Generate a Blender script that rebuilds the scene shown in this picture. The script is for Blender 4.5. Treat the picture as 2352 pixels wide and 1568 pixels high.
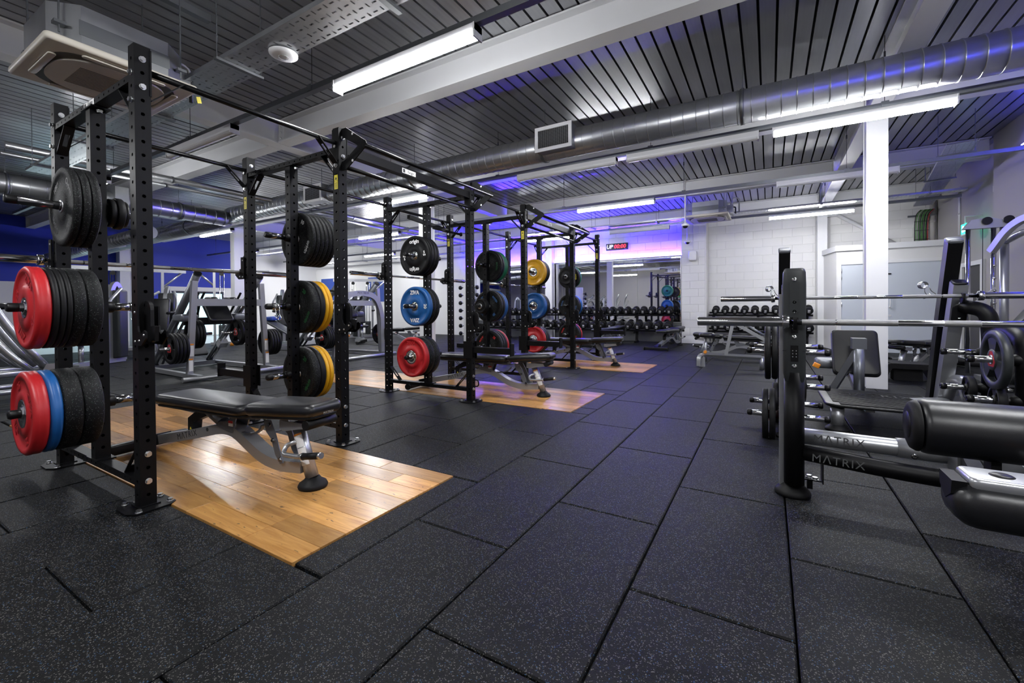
import bpy, math, random
from math import sin, cos, pi, radians
from mathutils import Vector, Matrix, Quaternion
random.seed(7)
for _o in list(bpy.data.objects): bpy.data.objects.remove(_o)
SC = bpy.context.scene
COL = SC.collection
# ------------------------------------------------------------------ camera
FPX, CYPX, YAW, PITCH, ROLL, CAMH = 999.18, 714.67, .5341, .0102, -.0068, 1.04
_r = Vector((cos(YAW), sin(YAW), 0)); _f = Vector((-sin(YAW), cos(YAW), 0)); _u = Vector((0, 0, 1))
_fw = _f*cos(PITCH) - _u*sin(PITCH); _up = _u*cos(PITCH) + _f*sin(PITCH)
_R = _r*cos(ROLL) + _up*sin(ROLL); _U = _up*cos(ROLL) - _r*sin(ROLL)
cam = bpy.data.objects.new('camera', bpy.data.cameras.new('camera')); COL.objects.link(cam)
cam.data.sensor_width = 36; cam.data.lens = 36*FPX/2352
cam.data.shift_y = -(784-CYPX)/2352
cam.data.clip_start = .02; cam.data.clip_end = 100
cam.matrix_world = Matrix.Translation((0, 0, CAMH)) @ Matrix((_R, _U, -_fw)).transposed().to_4x4()
SC.camera = cam
# ------------------------------------------------------------------ world, exposure
W = bpy.data.worlds.new('world'); SC.world = W; W.use_nodes = True
W.node_tree.nodes['Background'].inputs[0].default_value = (.75, .85, 1, 1)
W.node_tree.nodes['Background'].inputs[1].default_value = .3
vs = SC.view_settings
vs.view_transform = 'Standard'; vs.look = 'None'; vs.exposure = 0.12; vs.gamma = 1; vs.use_curve_mapping = False
SC.cycles.use_denoising = True
SC.cycles.max_bounces = 6; SC.cycles.diffuse_bounces = 3; SC.cycles.glossy_bounces = 3
SC.cycles.use_adaptive_sampling = True; SC.cycles.adaptive_threshold = .04; SC.cycles.caustics_reflective = False; SC.cycles.caustics_refractive = False
SC.cycles.sample_clamp_indirect = 6
BATTEN_W = 135.0      # emission strength of a lit batten
LED_W = 2700.0         # emission strength of the coloured LED strips
# ------------------------------------------------------------------ materials
MATS = {}
def nodes(m): return m.node_tree.nodes, m.node_tree.links
def mat(name, col, rough=.5, metal=0, bump=0, bscale=200, var=0, vscale=5, spec=.5, coat=0, emit=None, estr=0, stretch=None, rnd=0):
    m = bpy.data.materials.new(name); m.use_nodes = True; n, l = nodes(m); b = n['Principled BSDF']
    c = (*col, 1)
    b.inputs['Base Color'].default_value = c; b.inputs['Roughness'].default_value = rough; b.inputs['Metallic'].default_value = metal
    b.inputs['Specular IOR Level'].default_value = spec; b.inputs['Coat Weight'].default_value = coat
    tc = n.new('ShaderNodeTexCoord'); src = tc.outputs['Object']
    if stretch:
        mp = n.new('ShaderNodeMapping'); mp.inputs['Scale'].default_value = stretch; l.new(src, mp.inputs[0]); src = mp.outputs[0]
    if var or rnd:
        mx = n.new('ShaderNodeMix'); mx.data_type = 'RGBA'
        mx.inputs[6].default_value = tuple(x*(1-var-rnd) for x in col)+(1,); mx.inputs[7].default_value = tuple(min(1, x*(1+var+rnd)) for x in col)+(1,)
        nz = n.new('ShaderNodeTexNoise'); nz.inputs['Scale'].default_value = vscale; nz.inputs['Detail'].default_value = 4; l.new(src, nz.inputs['Vector'])
        fac = nz.outputs['Fac']
        if rnd:
            oi = n.new('ShaderNodeObjectInfo'); ma = n.new('ShaderNodeMath'); ma.operation = 'MULTIPLY_ADD'
            l.new(oi.outputs['Random'], ma.inputs[0]); ma.inputs[1].default_value = rnd/(var+rnd); 
            mb = n.new('ShaderNodeMath'); mb.operation = 'MULTIPLY'; l.new(fac, mb.inputs[0]); mb.inputs[1].default_value = var/(var+rnd)
            l.new(mb.outputs[0], ma.inputs[2]); fac = ma.outputs[0]
        l.new(fac, mx.inputs[0]); l.new(mx.outputs[2], b.inputs['Base Color'])
    if bump:
        nb = n.new('ShaderNodeTexNoise'); nb.inputs['Scale'].default_value = bscale; nb.inputs['Detail'].default_value = 3; l.new(src, nb.inputs['Vector'])
        bp = n.new('ShaderNodeBump'); bp.inputs['Strength'].default_value = bump; bp.inputs['Distance'].default_value = .004
        l.new(nb.outputs['Fac'], bp.inputs['Height']); l.new(bp.outputs[0], b.inputs['Normal'])
    if emit:
        b.inputs['Emission Color'].default_value = (*emit, 1); b.inputs['Emission Strength'].default_value = estr
    MATS[name] = m
    return m
def flecked(name, col, fleck, scale, thr, rough=.6, bump=.3, fleck2=None, spec=.5):
    """dark crumb rubber with small light flecks"""
    m = bpy.data.materials.new(name); m.use_nodes = True; n, l = nodes(m); b = n['Principled BSDF']
    b.inputs['Roughness'].default_value = rough; b.inputs['Specular IOR Level'].default_value = spec
    g = n.new('ShaderNodeNewGeometry')
    v = n.new('ShaderNodeTexVoronoi'); v.inputs['Scale'].default_value = scale; l.new(g.outputs['Position'], v.inputs['Vector'])
    sp = n.new('ShaderNodeSeparateColor'); l.new(v.outputs['Color'], sp.inputs[0])
    gt = n.new('ShaderNodeMath'); gt.operation = 'GREATER_THAN'; l.new(sp.outputs[0], gt.inputs[0]); gt.inputs[1].default_value = thr
    mf = n.new('ShaderNodeMix'); mf.data_type = 'RGBA'; mf.inputs[6].default_value = (*fleck, 1); mf.inputs[7].default_value = (*(fleck2 or fleck), 1)
    g2 = n.new('ShaderNodeMath'); g2.operation = 'GREATER_THAN'; l.new(sp.outputs[1], g2.inputs[0]); g2.inputs[1].default_value = .78; l.new(g2.outputs[0], mf.inputs[0])
    nz = n.new('ShaderNodeTexNoise'); nz.inputs['Scale'].default_value = 1.7; nz.inputs['Detail'].default_value = 5; l.new(g.outputs['Position'], nz.inputs['Vector'])
    mb = n.new('ShaderNodeMix'); mb.data_type = 'RGBA'; mb.inputs[6].default_value = tuple(x*.75 for x in col)+(1,); mb.inputs[7].default_value = tuple(x*1.25 for x in col)+(1,)
    l.new(nz.outputs['Fac'], mb.inputs[0])
    mx = n.new('ShaderNodeMix'); mx.data_type = 'RGBA'; l.new(gt.outputs[0], mx.inputs[0]); l.new(mb.outputs[2], mx.inputs[6]); l.new(mf.outputs[2], mx.inputs[7])
    l.new(mx.outputs[2], b.inputs['Base Color'])
    nb = n.new('ShaderNodeTexNoise'); nb.inputs['Scale'].default_value = 420; l.new(g.outputs['Position'], nb.inputs['Vector'])
    bp = n.new('ShaderNodeBump'); bp.inputs['Strength'].default_value = bump; bp.inputs['Distance'].default_value = .003
    l.new(nb.outputs['Fac'], bp.inputs['Height']); l.new(bp.outputs[0], b.inputs['Normal'])
    MATS[name] = m; return m
def wood(name):
    m = bpy.data.materials.new(name); m.use_nodes = True; n, l = nodes(m); b = n['Principled BSDF']
    tc = n.new('ShaderNodeTexCoord'); oi = n.new('ShaderNodeObjectInfo')
    mp = n.new('ShaderNodeMapping'); mp.inputs['Scale'].default_value = (2.2, 26, 10)
    ad = n.new('ShaderNodeVectorMath'); ad.operation = 'MULTIPLY_ADD'; l.new(oi.outputs['Random'], ad.inputs[0]); ad.inputs[1].default_value = (37, 11, 5); l.new(tc.outputs['Object'], ad.inputs[2])
    l.new(ad.outputs[0], mp.inputs[0])
    nz = n.new('ShaderNodeTexNoise'); nz.inputs['Scale'].default_value = 1.6; nz.inputs['Detail'].default_value = 6; nz.inputs['Distortion'].default_value = 1.2; l.new(mp.outputs[0], nz.inputs['Vector'])
    rp = n.new('ShaderNodeValToRGB'); e = rp.color_ramp.elements
    e[0].position = .3; e[0].color = (.44, .20, .052, 1); e[1].position = .7; e[1].color = (.70, .38, .12, 1)
    l.new(nz.outputs['Fac'], rp.inputs[0])
    hs = n.new('ShaderNodeHueSaturation'); l.new(rp.outputs[0], hs.inputs['Color'])
    mr = n.new('ShaderNodeMapRange'); mr.inputs[3].default_value = .56; mr.inputs[4].default_value = 1.2; l.new(oi.outputs['Random'], mr.inputs[0]); l.new(mr.outputs[0], hs.inputs['Value'])
    # dark scuffs with a shape of their own
    m2 = n.new('ShaderNodeMapping'); m2.inputs['Scale'].default_value = (9, 24, 9); l.new(ad.outputs[0], m2.inputs[0])
    n2 = n.new('ShaderNodeTexNoise'); n2.inputs['Scale'].default_value = 2.4; n2.inputs['Detail'].default_value = 2; l.new(m2.outputs[0], n2.inputs['Vector'])
    r2 = n.new('ShaderNodeMapRange'); r2.inputs[1].default_value = .68; r2.inputs[2].default_value = .72; l.new(n2.outputs['Fac'], r2.inputs[0])
    mx = n.new('ShaderNodeMix'); mx.data_type = 'RGBA'; l.new(r2.outputs[0], mx.inputs[0]); l.new(hs.outputs[0], mx.inputs[6]); mx.inputs[7].default_value = (.12, .07, .035, 1)
    l.new(mx.outputs[2], b.inputs['Base Color'])
    b.inputs['Roughness'].default_value = .28; b.inputs['Coat Weight'].default_value = .12; b.inputs['Coat Roughness'].default_value = .15
    MATS[name] = m; return m
flecked('rubber_tile', (.0030, .0031, .0035), (.088, .086, .080), 340, .90, rough=.55, bump=.5, fleck2=(.022, .055, .11), spec=.15)
flecked('crumb', (.0036, .0036, .0042), (.10, .11, .11), 420, .955, rough=.58, bump=.35, fleck2=(.02, .06, .035), spec=.22)
wood('oak')
mat('floor_base', (.008, .008, .008), .9)
mat('pale_vinyl', (.52, .53, .55), .35, var=.04, vscale=2)
mat('black_steel', (.0026, .0026, .0032), .45, bump=.05, bscale=600, spec=.20)
mat('black_plastic', (.0055, .0055, .0062), .38, spec=.32)
mat('black_gloss', (.004, .004, .0045), .28, spec=.3)
mat('black_rubber', (.0045, .0045, .0052), .55, bump=.05, bscale=300, spec=.26)
mat('charcoal', (.022, .025, .027), .42, spec=.4)
mat('vinyl', (.0065, .0068, .0085), .36, bump=.06, bscale=420, spec=.55)
mat('silver', (.42, .43, .45), .32, .75, bump=.02, bscale=500)
mat('silver_dark', (.17, .18, .20), .36, .6)
mat('chrome', (.78, .79, .80), .10, 1)
mat('chrome_dark', (.30, .30, .31), .16, 1)
mat('knurl', (.30, .30, .30), .45, 1, bump=.6, bscale=900)
mat('zinc', (.70, .71, .72), .28, 1)
mat('galv', (.45, .465, .48), .32, .85, var=.18, vscale=6, bump=.03, bscale=60)
mat('galv_dark', (.20, .21, .22), .40, .85, var=.12, vscale=4)
mat('deck', (.31, .315, .33), .28, .6, var=.16, vscale=3, bump=.04, bscale=18, stretch=(14, .6, 1), rnd=.12)
mat('deck_gap', (.006, .006, .007), .8)
mat('white_steel', (.66, .665, .68), .45, var=.02)
mat('wall_white', (.70, .695, .69), .75, var=.02, vscale=2)
mat('block', (.74, .735, .73), .78, bump=.12, bscale=90, rnd=.02)
mat('mortar', (.62, .615, .61), .85)
mat('wall_grey', (.36, .345, .335), .75, var=.03, vscale=1.5)
mat('wall_blue', (.010, .030, .36), .55, var=.06, vscale=.6)
mat('door_grey', (.56, .60, .66), .42)
mat('door_dark', (.040, .037, .035), .5)
mat('trim_white', (.72, .72, .73), .4)
mat('red', (.43, .012, .016), .42, bump=.05, bscale=260, var=.1, vscale=7)
mat('blue', (.008, .09, .30), .42, bump=.05, bscale=260, var=.1, vscale=7)
mat('yellow', (.66, .34, .008), .42, bump=.05, bscale=260, var=.1, vscale=7)
mat('green', (.010, .17, .075), .42, bump=.05, bscale=260)
mat('ink_white', (.82, .82, .82), .5)
mat('ink_grey', (.32, .33, .33), .5)
mat('ink_green', (.010, .075, .022), .5)
mat('ink_blue', (.03, .10, .25), .5)
mat('ink_red', (.45, .02, .02), .5)
mat('ink_dim', (.075, .078, .08), .5)
mat('ink_dark', (.03, .03, .032), .5)
mat('orange', (.80, .28, .02), .4)
mat('sticker_yellow', (.80, .68, .06), .45)
mat('paper', (.78, .78, .77), .55)
mat('cream', (.62, .58, .50), .45, var=.03, vscale=4)
mat('cream_dark', (.07, .06, .045), .5)
mat('cable_black', (.01, .01, .01), .5)
mat('cable_green', (.07, .22, .05), .5)
mat('cable_red', (.35, .03, .02), .5)
mat('cable_grey', (.35, .35, .34), .5)
mat('blue_cover', (.02, .06, .30), .4)
mat('mirror', (.86, .88, .88), .01, 1)
mat('batten_on', (1, 1, 1), .5, emit=(.975, .985, 1), estr=BATTEN_W)
mat('batten_off', (.70, .71, .73), .35)
mat('led_blue', (.1, .08, .9), .5, emit=(.042, .007, 1), estr=LED_W)
mat('led_blue_side', (.1, .08, .9), .5, emit=(.06, .07, 1), estr=LED_W*.035)
mat('led_cyan', (.1, .6, .9), .5, emit=(.02, .55, 1), estr=LED_W*.015)
mat('lcd_red', (.8, .02, .02), .5, emit=(1, .04, .06), estr=1.6)
mat('lcd_white', (.8, .8, .9), .5, emit=(.75, .8, 1), estr=1.3)
mat('exit_green', (.02, .5, .3), .5, emit=(.03, .85, .5), estr=2.2)
mat('exit_white', (.9, 1, .95), .5, emit=(.8, 1, .9), estr=4)
mat('led_green', (.05, .8, .2), .5, emit=(.05, 1, .25), estr=3)
mat('daylit_glass', (.55, .75, .8), .1, emit=(.55, .8, .85), estr=1.1)
mat('knob_red', (.55, .02, .02), .35)
mat('tread', (.16, .165, .17), .35, .8)
# ------------------------------------------------------------------ mesh builder
def frame(d, up=(0, 0, 1)):
    d = Vector(d).normalized(); up = Vector(up)
    if abs(d.dot(up)) > .98: up = Vector((0, 1, 0)) if abs(d.y) < .9 else Vector((1, 0, 0))
    x = d.cross(up).normalized(); y = x.cross(d).normalized()
    return d, x, y          # x = lateral, y = upward
class MB:
    def __init__(s): s.v = []; s.f = []; s.sm = []; s.M = None
    def add(s, vs, fs, smooth=False):
        o = len(s.v)
        if s.M is not None: vs = [s.M @ Vector(p) for p in vs]
        s.v += [tuple(p) for p in vs]; s.f += [tuple(i+o for i in f) for f in fs]
        if isinstance(smooth, (list, tuple)): s.sm += list(smooth)
        else: s.sm += [smooth]*len(fs)
        return s
    def box(s, x0, x1, y0, y1, z0, z1):
        return s.add([(x0, y0, z0), (x1, y0, z0), (x1, y1, z0), (x0, y1, z0), (x0, y0, z1), (x1, y0, z1), (x1, y1, z1), (x0, y1, z1)],
                     [(3, 2, 1, 0), (4, 5, 6, 7), (0, 1, 5, 4), (1, 2, 6, 5), (2, 3, 7, 6), (3, 0, 4, 7)])
    def bar(s, p0, p1, w, h, up=(0, 0, 1)):
        p0 = Vector(p0); p1 = Vector(p1); d, x, y = frame(p1-p0, up); vs = []
        for p in (p0, p1):
            for a, b in ((-1, -1), (1, -1), (1, 1), (-1, 1)): vs.append(p+x*(a*w/2)+y*(b*h/2))
        return s.add(vs, [(3, 2, 1, 0), (4, 5, 6, 7), (0, 1, 5, 4), (1, 2, 6, 5), (2, 3, 7, 6), (3, 0, 4, 7)])
    def cyl(s, p0, p1, r, n=12, r2=None, caps=True):
        p0 = Vector(p0); p1 = Vector(p1); r2 = r if r2 is None else r2; d, x, y = frame(p1-p0)
        vs = [p+(x*cos(2*pi*i/n)+y*sin(2*pi*i/n))*rr for p, rr in ((p0, r), (p1, r2)) for i in range(n)]
        fs = [(i, (i+1) % n, n+(i+1) % n, n+i) for i in range(n)]; sm = [n > 6]*n
        if caps: fs += [tuple(range(n-1, -1, -1)), tuple(range(n, 2*n))]; sm += [False, False]
        return s.add(vs, fs, sm)
    def lathe(s, o, d, prof, n=32, sharp=()):
        """prof: (radius, distance along d); consecutive points make a ring; sharp breaks come from duplicated points"""
        o = Vector(o); d, x, y = frame(d); vs = []; fs = []; sm = []
        ring = []
        for r, t in prof:
            if r < 1e-6: ring.append([len(vs)]); vs.append(o+d*t)
            else:
                b = len(vs); vs += [o+d*t+(x*cos(2*pi*i/n)+y*sin(2*pi*i/n))*r for i in range(n)]; ring.append(list(range(b, b+n)))
        for k in range(len(prof)-1):
            if prof[k] == prof[k+1]: continue
            a, b = ring[k], ring[k+1]
            for i in range(n):
                j = (i+1) % n
                if len(a) == 1 and len(b) == 1: continue
                if len(a) == 1: fs.append((a[0], b[j], b[i]))
                elif len(b) == 1: fs.append((a[i], a[j], b[0]))
                else: fs.append((a[i], a[j], b[j], b[i]))
                sm.append(True)
        return s.add(vs, fs, sm)
    def tube(s, pts, r, n=8, rect=None, up=(0, 0, 1), caps=True):
        """sweep along a path; rect=(w,h) gives a box section"""
        pts = [Vector(p) for p in pts]; m = len(pts); vs = []
        t0 = (pts[1]-pts[0]).normalized(); d, x, y = frame(t0, up)
        sec = [(cos(2*pi*i/n)*r, sin(2*pi*i/n)*r) for i in range(n)] if not rect else [(-rect[0]/2, -rect[1]/2), (rect[0]/2, -rect[1]/2), (rect[0]/2, rect[1]/2), (-rect[0]/2, rect[1]/2)]
        if rect: n = 4
        for k, p in enumerate(pts):
            ta = (pts[k]-pts[k-1]).normalized() if k else t0
            tb = (pts[k+1]-pts[k]).normalized() if k < m-1 else ta
            if k:
                q = tp.rotation_difference(ta); x = q @ x; y = q @ y
            bis = (ta+tb).normalized(); c = max(.35, bis.dot(ta))
            nrm = (tb-ta)
            for a, b in sec:
                o = x*a+y*b
                o = o - ta*(o.dot(bis)/c if c else 0)      # onto the mitre plane
                vs.append(p+o)
            tp = ta
        fs = []; sm = []
        for k in range(m-1):
            for i in range(n): fs.append((k*n+i, k*n+(i+1) % n, (k+1)*n+(i+1) % n, (k+1)*n+i)); sm.append(not rect)
        if caps: fs += [tuple(range(n-1, -1, -1)), tuple(range((m-1)*n, m*n))]; sm += [False]*2
        return s.add(vs, fs, sm)
    def prism(s, poly, o, ax, ay, az, t):
        """flat outline poly[(a,b)] in the plane (ax,ay) at o, pushed t along az"""
        o = Vector(o); ax = Vector(ax); ay = Vector(ay); az = Vector(az); n = len(poly)
        vs = [o+ax*a+ay*b for a, b in poly]; vs += [p+az*t for p in vs]
        fs = [tuple(range(n-1, -1, -1)), tuple(range(n, 2*n))]+[(i, (i+1) % n, n+(i+1) % n, n+i) for i in range(n)]
        return s.add(vs, fs)
    def pad(s, x0, x1, y0, y1, z0, z1, rc=.03, re=.02, nc=4, taper=0):
        """cushion: rounded-corner block with rounded edges; taper narrows y towards x1"""
        prof = [(re*(1-sin(a)), z0+re*(1-cos(a))) for a in (0, pi/6, pi/3, pi/2)]+[(re*(1-cos(a)), z1-re*(1-sin(a))) for a in (0, pi/6, pi/3, pi/2)]
        rings = []; vs = []
        for ins, z in prof:
            b = len(vs); R = max(.002, rc-ins*.6)
            for cx, cy, a0 in ((x1-ins-R, y1-ins-R, 0), (x0+ins+R, y1-ins-R, pi/2), (x0+ins+R, y0+ins+R, pi), (x1-ins-R, y0+ins+R, 1.5*pi)):
                for k in range(nc+1):
                    a = a0+pi/2*k/nc; X = cx+R*cos(a); Y = cy+R*sin(a)
                    if taper: tt = (X-x0)/(x1-x0); ym = (y0+y1)/2; Y = ym+(Y-ym)*(1-taper*tt)
                    vs.append((X, Y, z))
            rings.append(range(b, len(vs)))
        m = 4*(nc+1); fs = []; sm = []
        for a, b in zip(rings, rings[1:]):
            for i in range(m): fs.append((a[i], a[(i+1) % m], b[(i+1) % m], b[i])); sm.append(True)
        fs += [tuple(reversed(rings[0])), tuple(rings[-1])]; sm += [True, True]
        return s.add(vs, fs, sm)
    def hexbolt(s, p, d, r=.013, h=.010, washer=True):
        p = Vector(p); d = Vector(d).normalized()
        if washer: s.cyl(p, p+d*.003, r*1.25, 12)
        s.cyl(p+d*.003, p+d*(.003+h), r, 6)
        return s
    def mesh(s, name):
        me = bpy.data.meshes.new(name); me.from_pydata(s.v, [], s.f)
        me.polygons.foreach_set('use_smooth', s.sm); me.update(); return me
def fillet(pts, r, k=5):
    """round the corners of a path"""
    pts = [Vector(p) for p in pts]; out = [pts[0]]
    for i in range(1, len(pts)-1):
        a, b, c = pts[i-1], pts[i], pts[i+1]; u = (a-b); w = (c-b); rr = min(r, u.length*.48, w.length*.48)
        p0 = b+u.normalized()*rr; p1 = b+w.normalized()*rr
        for j in range(k+1):
            t = j/k; out.append(p0*(1-t)**2+b*2*t*(1-t)+p1*t*t)
    out.append(pts[-1]); return out
# ------------------------------------------------------------------ objects
def obj(name, mb, m, parent=None, loc=None, rot=None):
    me = mb.mesh(name) if isinstance(mb, MB) else mb
    o = bpy.data.objects.new(name, me); COL.objects.link(o)
    if m:
        if len(me.materials) == 0: me.materials.append(MATS[m])
        elif me.materials[0] != MATS[m]:
            o.material_slots[0].link = 'OBJECT'; o.material_slots[0].material = MATS[m]
    if parent: o.parent = parent
    if loc is not None: o.location = loc
    if rot is not None: o.rotation_euler = rot
    return o
def tag(o, label, cat, group=None):
    o['label'] = label; o['category'] = cat
    if group: o['group'] = group
    return o
def thing(name, label, cat, loc=(0, 0, 0), rotz=0, group=None):
    o = bpy.data.objects.new(name, None); COL.objects.link(o); o.location = loc; o.rotation_euler = (0, 0, rotz); o.empty_display_size = .1
    return tag(o, label, cat, group)
def struct(name, mb, m, parent=None, loc=None):
    o = obj(name, mb, m, parent, loc)
    if not parent: o['kind'] = 'structure'
    return o
def sempty(name, loc=(0, 0, 0)):
    o = bpy.data.objects.new(name, None); COL.objects.link(o); o.location = loc; o['kind'] = 'structure'; return o
def kids(o): return [c for c in bpy.data.objects if c.parent == o]
def dup(root, loc, rotz=None, label=None, parent=None):
    ch = {}
    for c in bpy.data.objects:
        if c.parent: ch.setdefault(c.parent.name, []).append(c)
    def rec(o, par):
        c = o.copy(); COL.objects.link(c); c.parent = par
        for k in ch.get(o.name, []): rec(k, c)
        return c
    r = rec(root, parent); r.location = loc
    if rotz is not None: r.rotation_euler = (0, 0, rotz)
    if label: r['label'] = label
    return r
_TXT = {}
def text_mesh(body, size, bold=.0, ext=.0008, shear=0, spacing=1):
    k = (body, size, bold, ext, shear, spacing)
    if k not in _TXT:
        c = bpy.data.curves.new('t', 'FONT'); c.body = body; c.size = size; c.align_x = 'CENTER'; c.align_y = 'CENTER'; c.extrude = ext; c.offset = bold
        c.shear = shear; c.resolution_u = 2; c.space_character = spacing
        o = bpy.data.objects.new('t', c); COL.objects.link(o)
        me = bpy.data.meshes.new_from_object(o.evaluated_get(bpy.context.evaluated_depsgraph_get()))
        bpy.data.objects.remove(o); me.materials.clear(); me.name = 'lettering'; _TXT[k] = me
    return _TXT[k]
def orient(xa, za):
    """rotation whose local x is xa and local z (text face) is za"""
    x = Vector(xa).normalized(); z = Vector(za).normalized(); y = z.cross(x).normalized(); x = y.cross(z)
    return Matrix((x, y, z)).transposed().to_euler()
def text(body, size, m, parent, loc, xa, za, bold=0, ext=.0008, shear=0, name='lettering', spacing=1):
    return obj(name, text_mesh(body, size, bold, ext, shear, spacing), m, parent, loc, orient(xa, za))
# ================================================================== ROOM SHELL
X0, X1, Y0, Y1, ZC = -18.5, 3.25, -3.4, 13.35, 3.74
RUB_X = -14.6                                   # rubber floor ends here, pale vinyl beyond
floor = struct('floor', MB().box(X0, X1, Y0, Y1, -.14, -.03), 'floor_base')
obj('pale_floor', MB().box(X0, RUB_X-.01, Y0, Y1, -.03, 0), 'pale_vinyl', floor)
PLATS = [(-5.9, -1.675, 1.056, 2.108), (-5.9, -1.685, 3.965, 5.01), (-5.9, -1.70, 6.86, 7.90)]
def subtract(r, c):
    x0, x1, y0, y1 = r; a0, a1, b0, b1 = c
    if a0 >= x1-1e-4 or a1 <= x0+1e-4 or b0 >= y1-1e-4 or b1 <= y0+1e-4: return [r]
    out = []
    if b0 > y0: out.append((x0, x1, y0, b0))
    if b1 < y1: out.append((x0, x1, b1, y1))
    ya, yb = max(y0, b0), min(y1, b1)
    if a0 > x0: out.append((x0, a0, ya, yb))
    if a1 < x1: out.append((a1, x1, ya, yb))
    return [q for q in out if q[1]-q[0] > .03 and q[3]-q[2] > .03]
tiles = []
k = -26
TW, TL = .522, 1.047
for k in range(-26, 10):
    xa = max(RUB_X, -1.494+k*TW); xb = min(X1, -1.494+(k+1)*TW)
    if xb-xa < .05: continue
    y = (1.066 if k % 2 else 1.59)-TL*5
    while y < Y1:
        rs = [(xa, xb, max(y, Y0), min(y+TL, Y1))] if y+TL > Y0 else []
        for p in PLATS: rs = [q for r in rs for q in subtract(r, p)]
        tiles += [r for r in rs if r[3]-r[2] > .05]
        y += TL
def tile_mb(w, l, g=.0035, c=.005, h=.03):
    a, b = w/2-g, l/2-g
    v = [(-a, -b, -h), (a, -b, -h), (a, b, -h), (-a, b, -h), (-a, -b, -c), (a, -b, -c), (a, b, -c), (-a, b, -c), (-a+c, -b+c, 0), (a-c, -b+c, 0), (a-c, b-c, 0), (-a+c, b-c, 0)]
    f = [(0, 1, 5, 4), (1, 2, 6, 5), (2, 3, 7, 6), (3, 0, 4, 7), (4, 5, 9, 8), (5, 6, 10, 9), (6, 7, 11, 10), (7, 4, 8, 11), (8, 9, 10, 11)]
    return v, f
def tdist(r):
    x, y = (r[0]+r[1])/2, (r[2]+r[3])/2; d = -x*sin(YAW)+y*cos(YAW); l = x*cos(YAW)+y*sin(YAW)
    return (x*x+y*y)+(200 if d < .3 or abs(l) > d*1.45+.6 else 0)
tiles.sort(key=tdist)
_tm = {}
for i, r in enumerate(tiles[:296]):
    w, l = round(r[1]-r[0], 3), round(r[3]-r[2], 3)
    if (w, l) not in _tm:
        b = MB(); b.add(*tile_mb(w, l)); _tm[(w, l)] = b.mesh('rubber_tile')
    o = obj('rubber_tile', _tm[(w, l)], 'rubber_tile', floor, ((r[0]+r[1])/2, (r[2]+r[3])/2, -random.random()*.0015))
    o.rotation_euler = (0, 0, random.uniform(-.002, .002))
b = MB()
for r in tiles[296:]:
    v, f = tile_mb(r[1]-r[0], r[3]-r[2]); cx, cy = (r[0]+r[1])/2, (r[2]+r[3])/2
    b.add([(x+cx, y+cy, z) for x, y, z in v], f)
obj('rubber_tiles_far', b, 'rubber_tile', floor)['kind'] = 'stuff'
# ---- ceiling: steel liner trays running towards the mirror wall
ceiling = struct('ceiling', MB().box(X0, X1, Y0, Y1, ZC+.06, ZC+.16), 'deck_gap')
PW = .153; b = MB(); b.box(-PW/2+.0115, PW/2-.0115, Y0, Y1, ZC, ZC+.05); pm = b.mesh('ceiling_panel')
x = -1.464+PW/2-PW*111
while x < X1:
    if x-PW/2 > X0: obj('ceiling_panel', pm, 'deck', ceiling, (x, 0, random.uniform(0, .004)))
    x += PW
# ---- walls
def blockwall(parent, x0, x1, z0, z1, y, bw=.44, bh=.215, j=.007, th=.03, axis='x'):
    row = 0; z = z0; cache = {}
    while z < z1-.02:
        zt = min(z+bh, z1); xx = x0-(bw/2 if row % 2 else 0)
        while xx < x1-.01:
            a, c = max(xx, x0)+j/2, min(xx+bw, x1)-j/2
            if c-a > .03:
                key = (round(c-a, 3), round(zt-z, 3))
                if key not in cache:
                    q = MB(); w, h = key[0]/2, key[1]/2-j/2; e = .003
                    q.add([(-w, -th+.006, -h), (w, -th+.006, -h), (w, -th+.006, h), (-w, -th+.006, h), (-w+e, -th, -h+e), (w-e, -th, -h+e), (w-e, -th, h-e), (-w+e, -th, h-e)],
                          [(0, 1, 5, 4), (1, 2, 6, 5), (2, 3, 7, 6), (3, 0, 4, 7), (4, 5, 6, 7)]); cache[key] = q.mesh('block')
                o = obj('block', cache[key], 'block', parent, ((a+c)/2, y, (z+zt)/2))
            xx += bw
        z += bh; row += 1
YM = 13.05                                       # face of the mirror wall
wall_back = struct('wall_back', MB().box(X0, X1+.1, Y1-.024, Y1+.15, 0, ZC+.1), 'mortar')
blockwall(wall_back, -1.47, 1.0, .0, 3.42, Y1)
blockwall(wall_back, 1.3, 3.2, 2.36, 3.42, Y1)
wb2 = struct('wall_mirror', MB().box(X0, -2.12, YM+.006, Y1-.026, 0, ZC+.05), 'mortar')
blockwall(wb2, -6.0, -2.12, 2.47, 3.42, YM+.03)
obj('plaster', MB().box(X0, -6.0, YM, YM+.03, 2.47, ZC), 'wall_white', wb2)
obj('plaster_low', MB().box(X0, -9.6, YM, YM+.03, 0, 2.47), 'wall_white', wb2)
wp = struct('wall_pier', MB().box(-2.11, -1.50, 12.876, Y1-.026, 0, ZC+.04), 'mortar')
blockwall(wp, -2.11, -1.50, .0, 3.42, 12.9)
obj('return', MB().box(-1.50, -1.47, 12.87, Y1-.004, 0, 3.7), 'block', wp)
wall_left = struct('wall_left', MB().box(X0-.15, X0, Y0, Y1, 0, ZC+.1), 'wall_white')
obj('blue_band', MB().box(X0, X0+.012, Y0, 9.9, 1.86, ZC), 'wall_blue', wall_left)
obj('blue_band', MB().box(X0, X0+.012, 6.6, 7.0, .02, 1.86), 'wall_blue', wall_left)
wr = struct('wall_right', MB().box(X1, X1+.15, Y0, Y1+.15, 0, ZC+.1), 'wall_grey')
obj('pier', MB().box(3.10, X1, Y0, 9.98, 0, ZC), 'wall_grey', wr)
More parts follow.
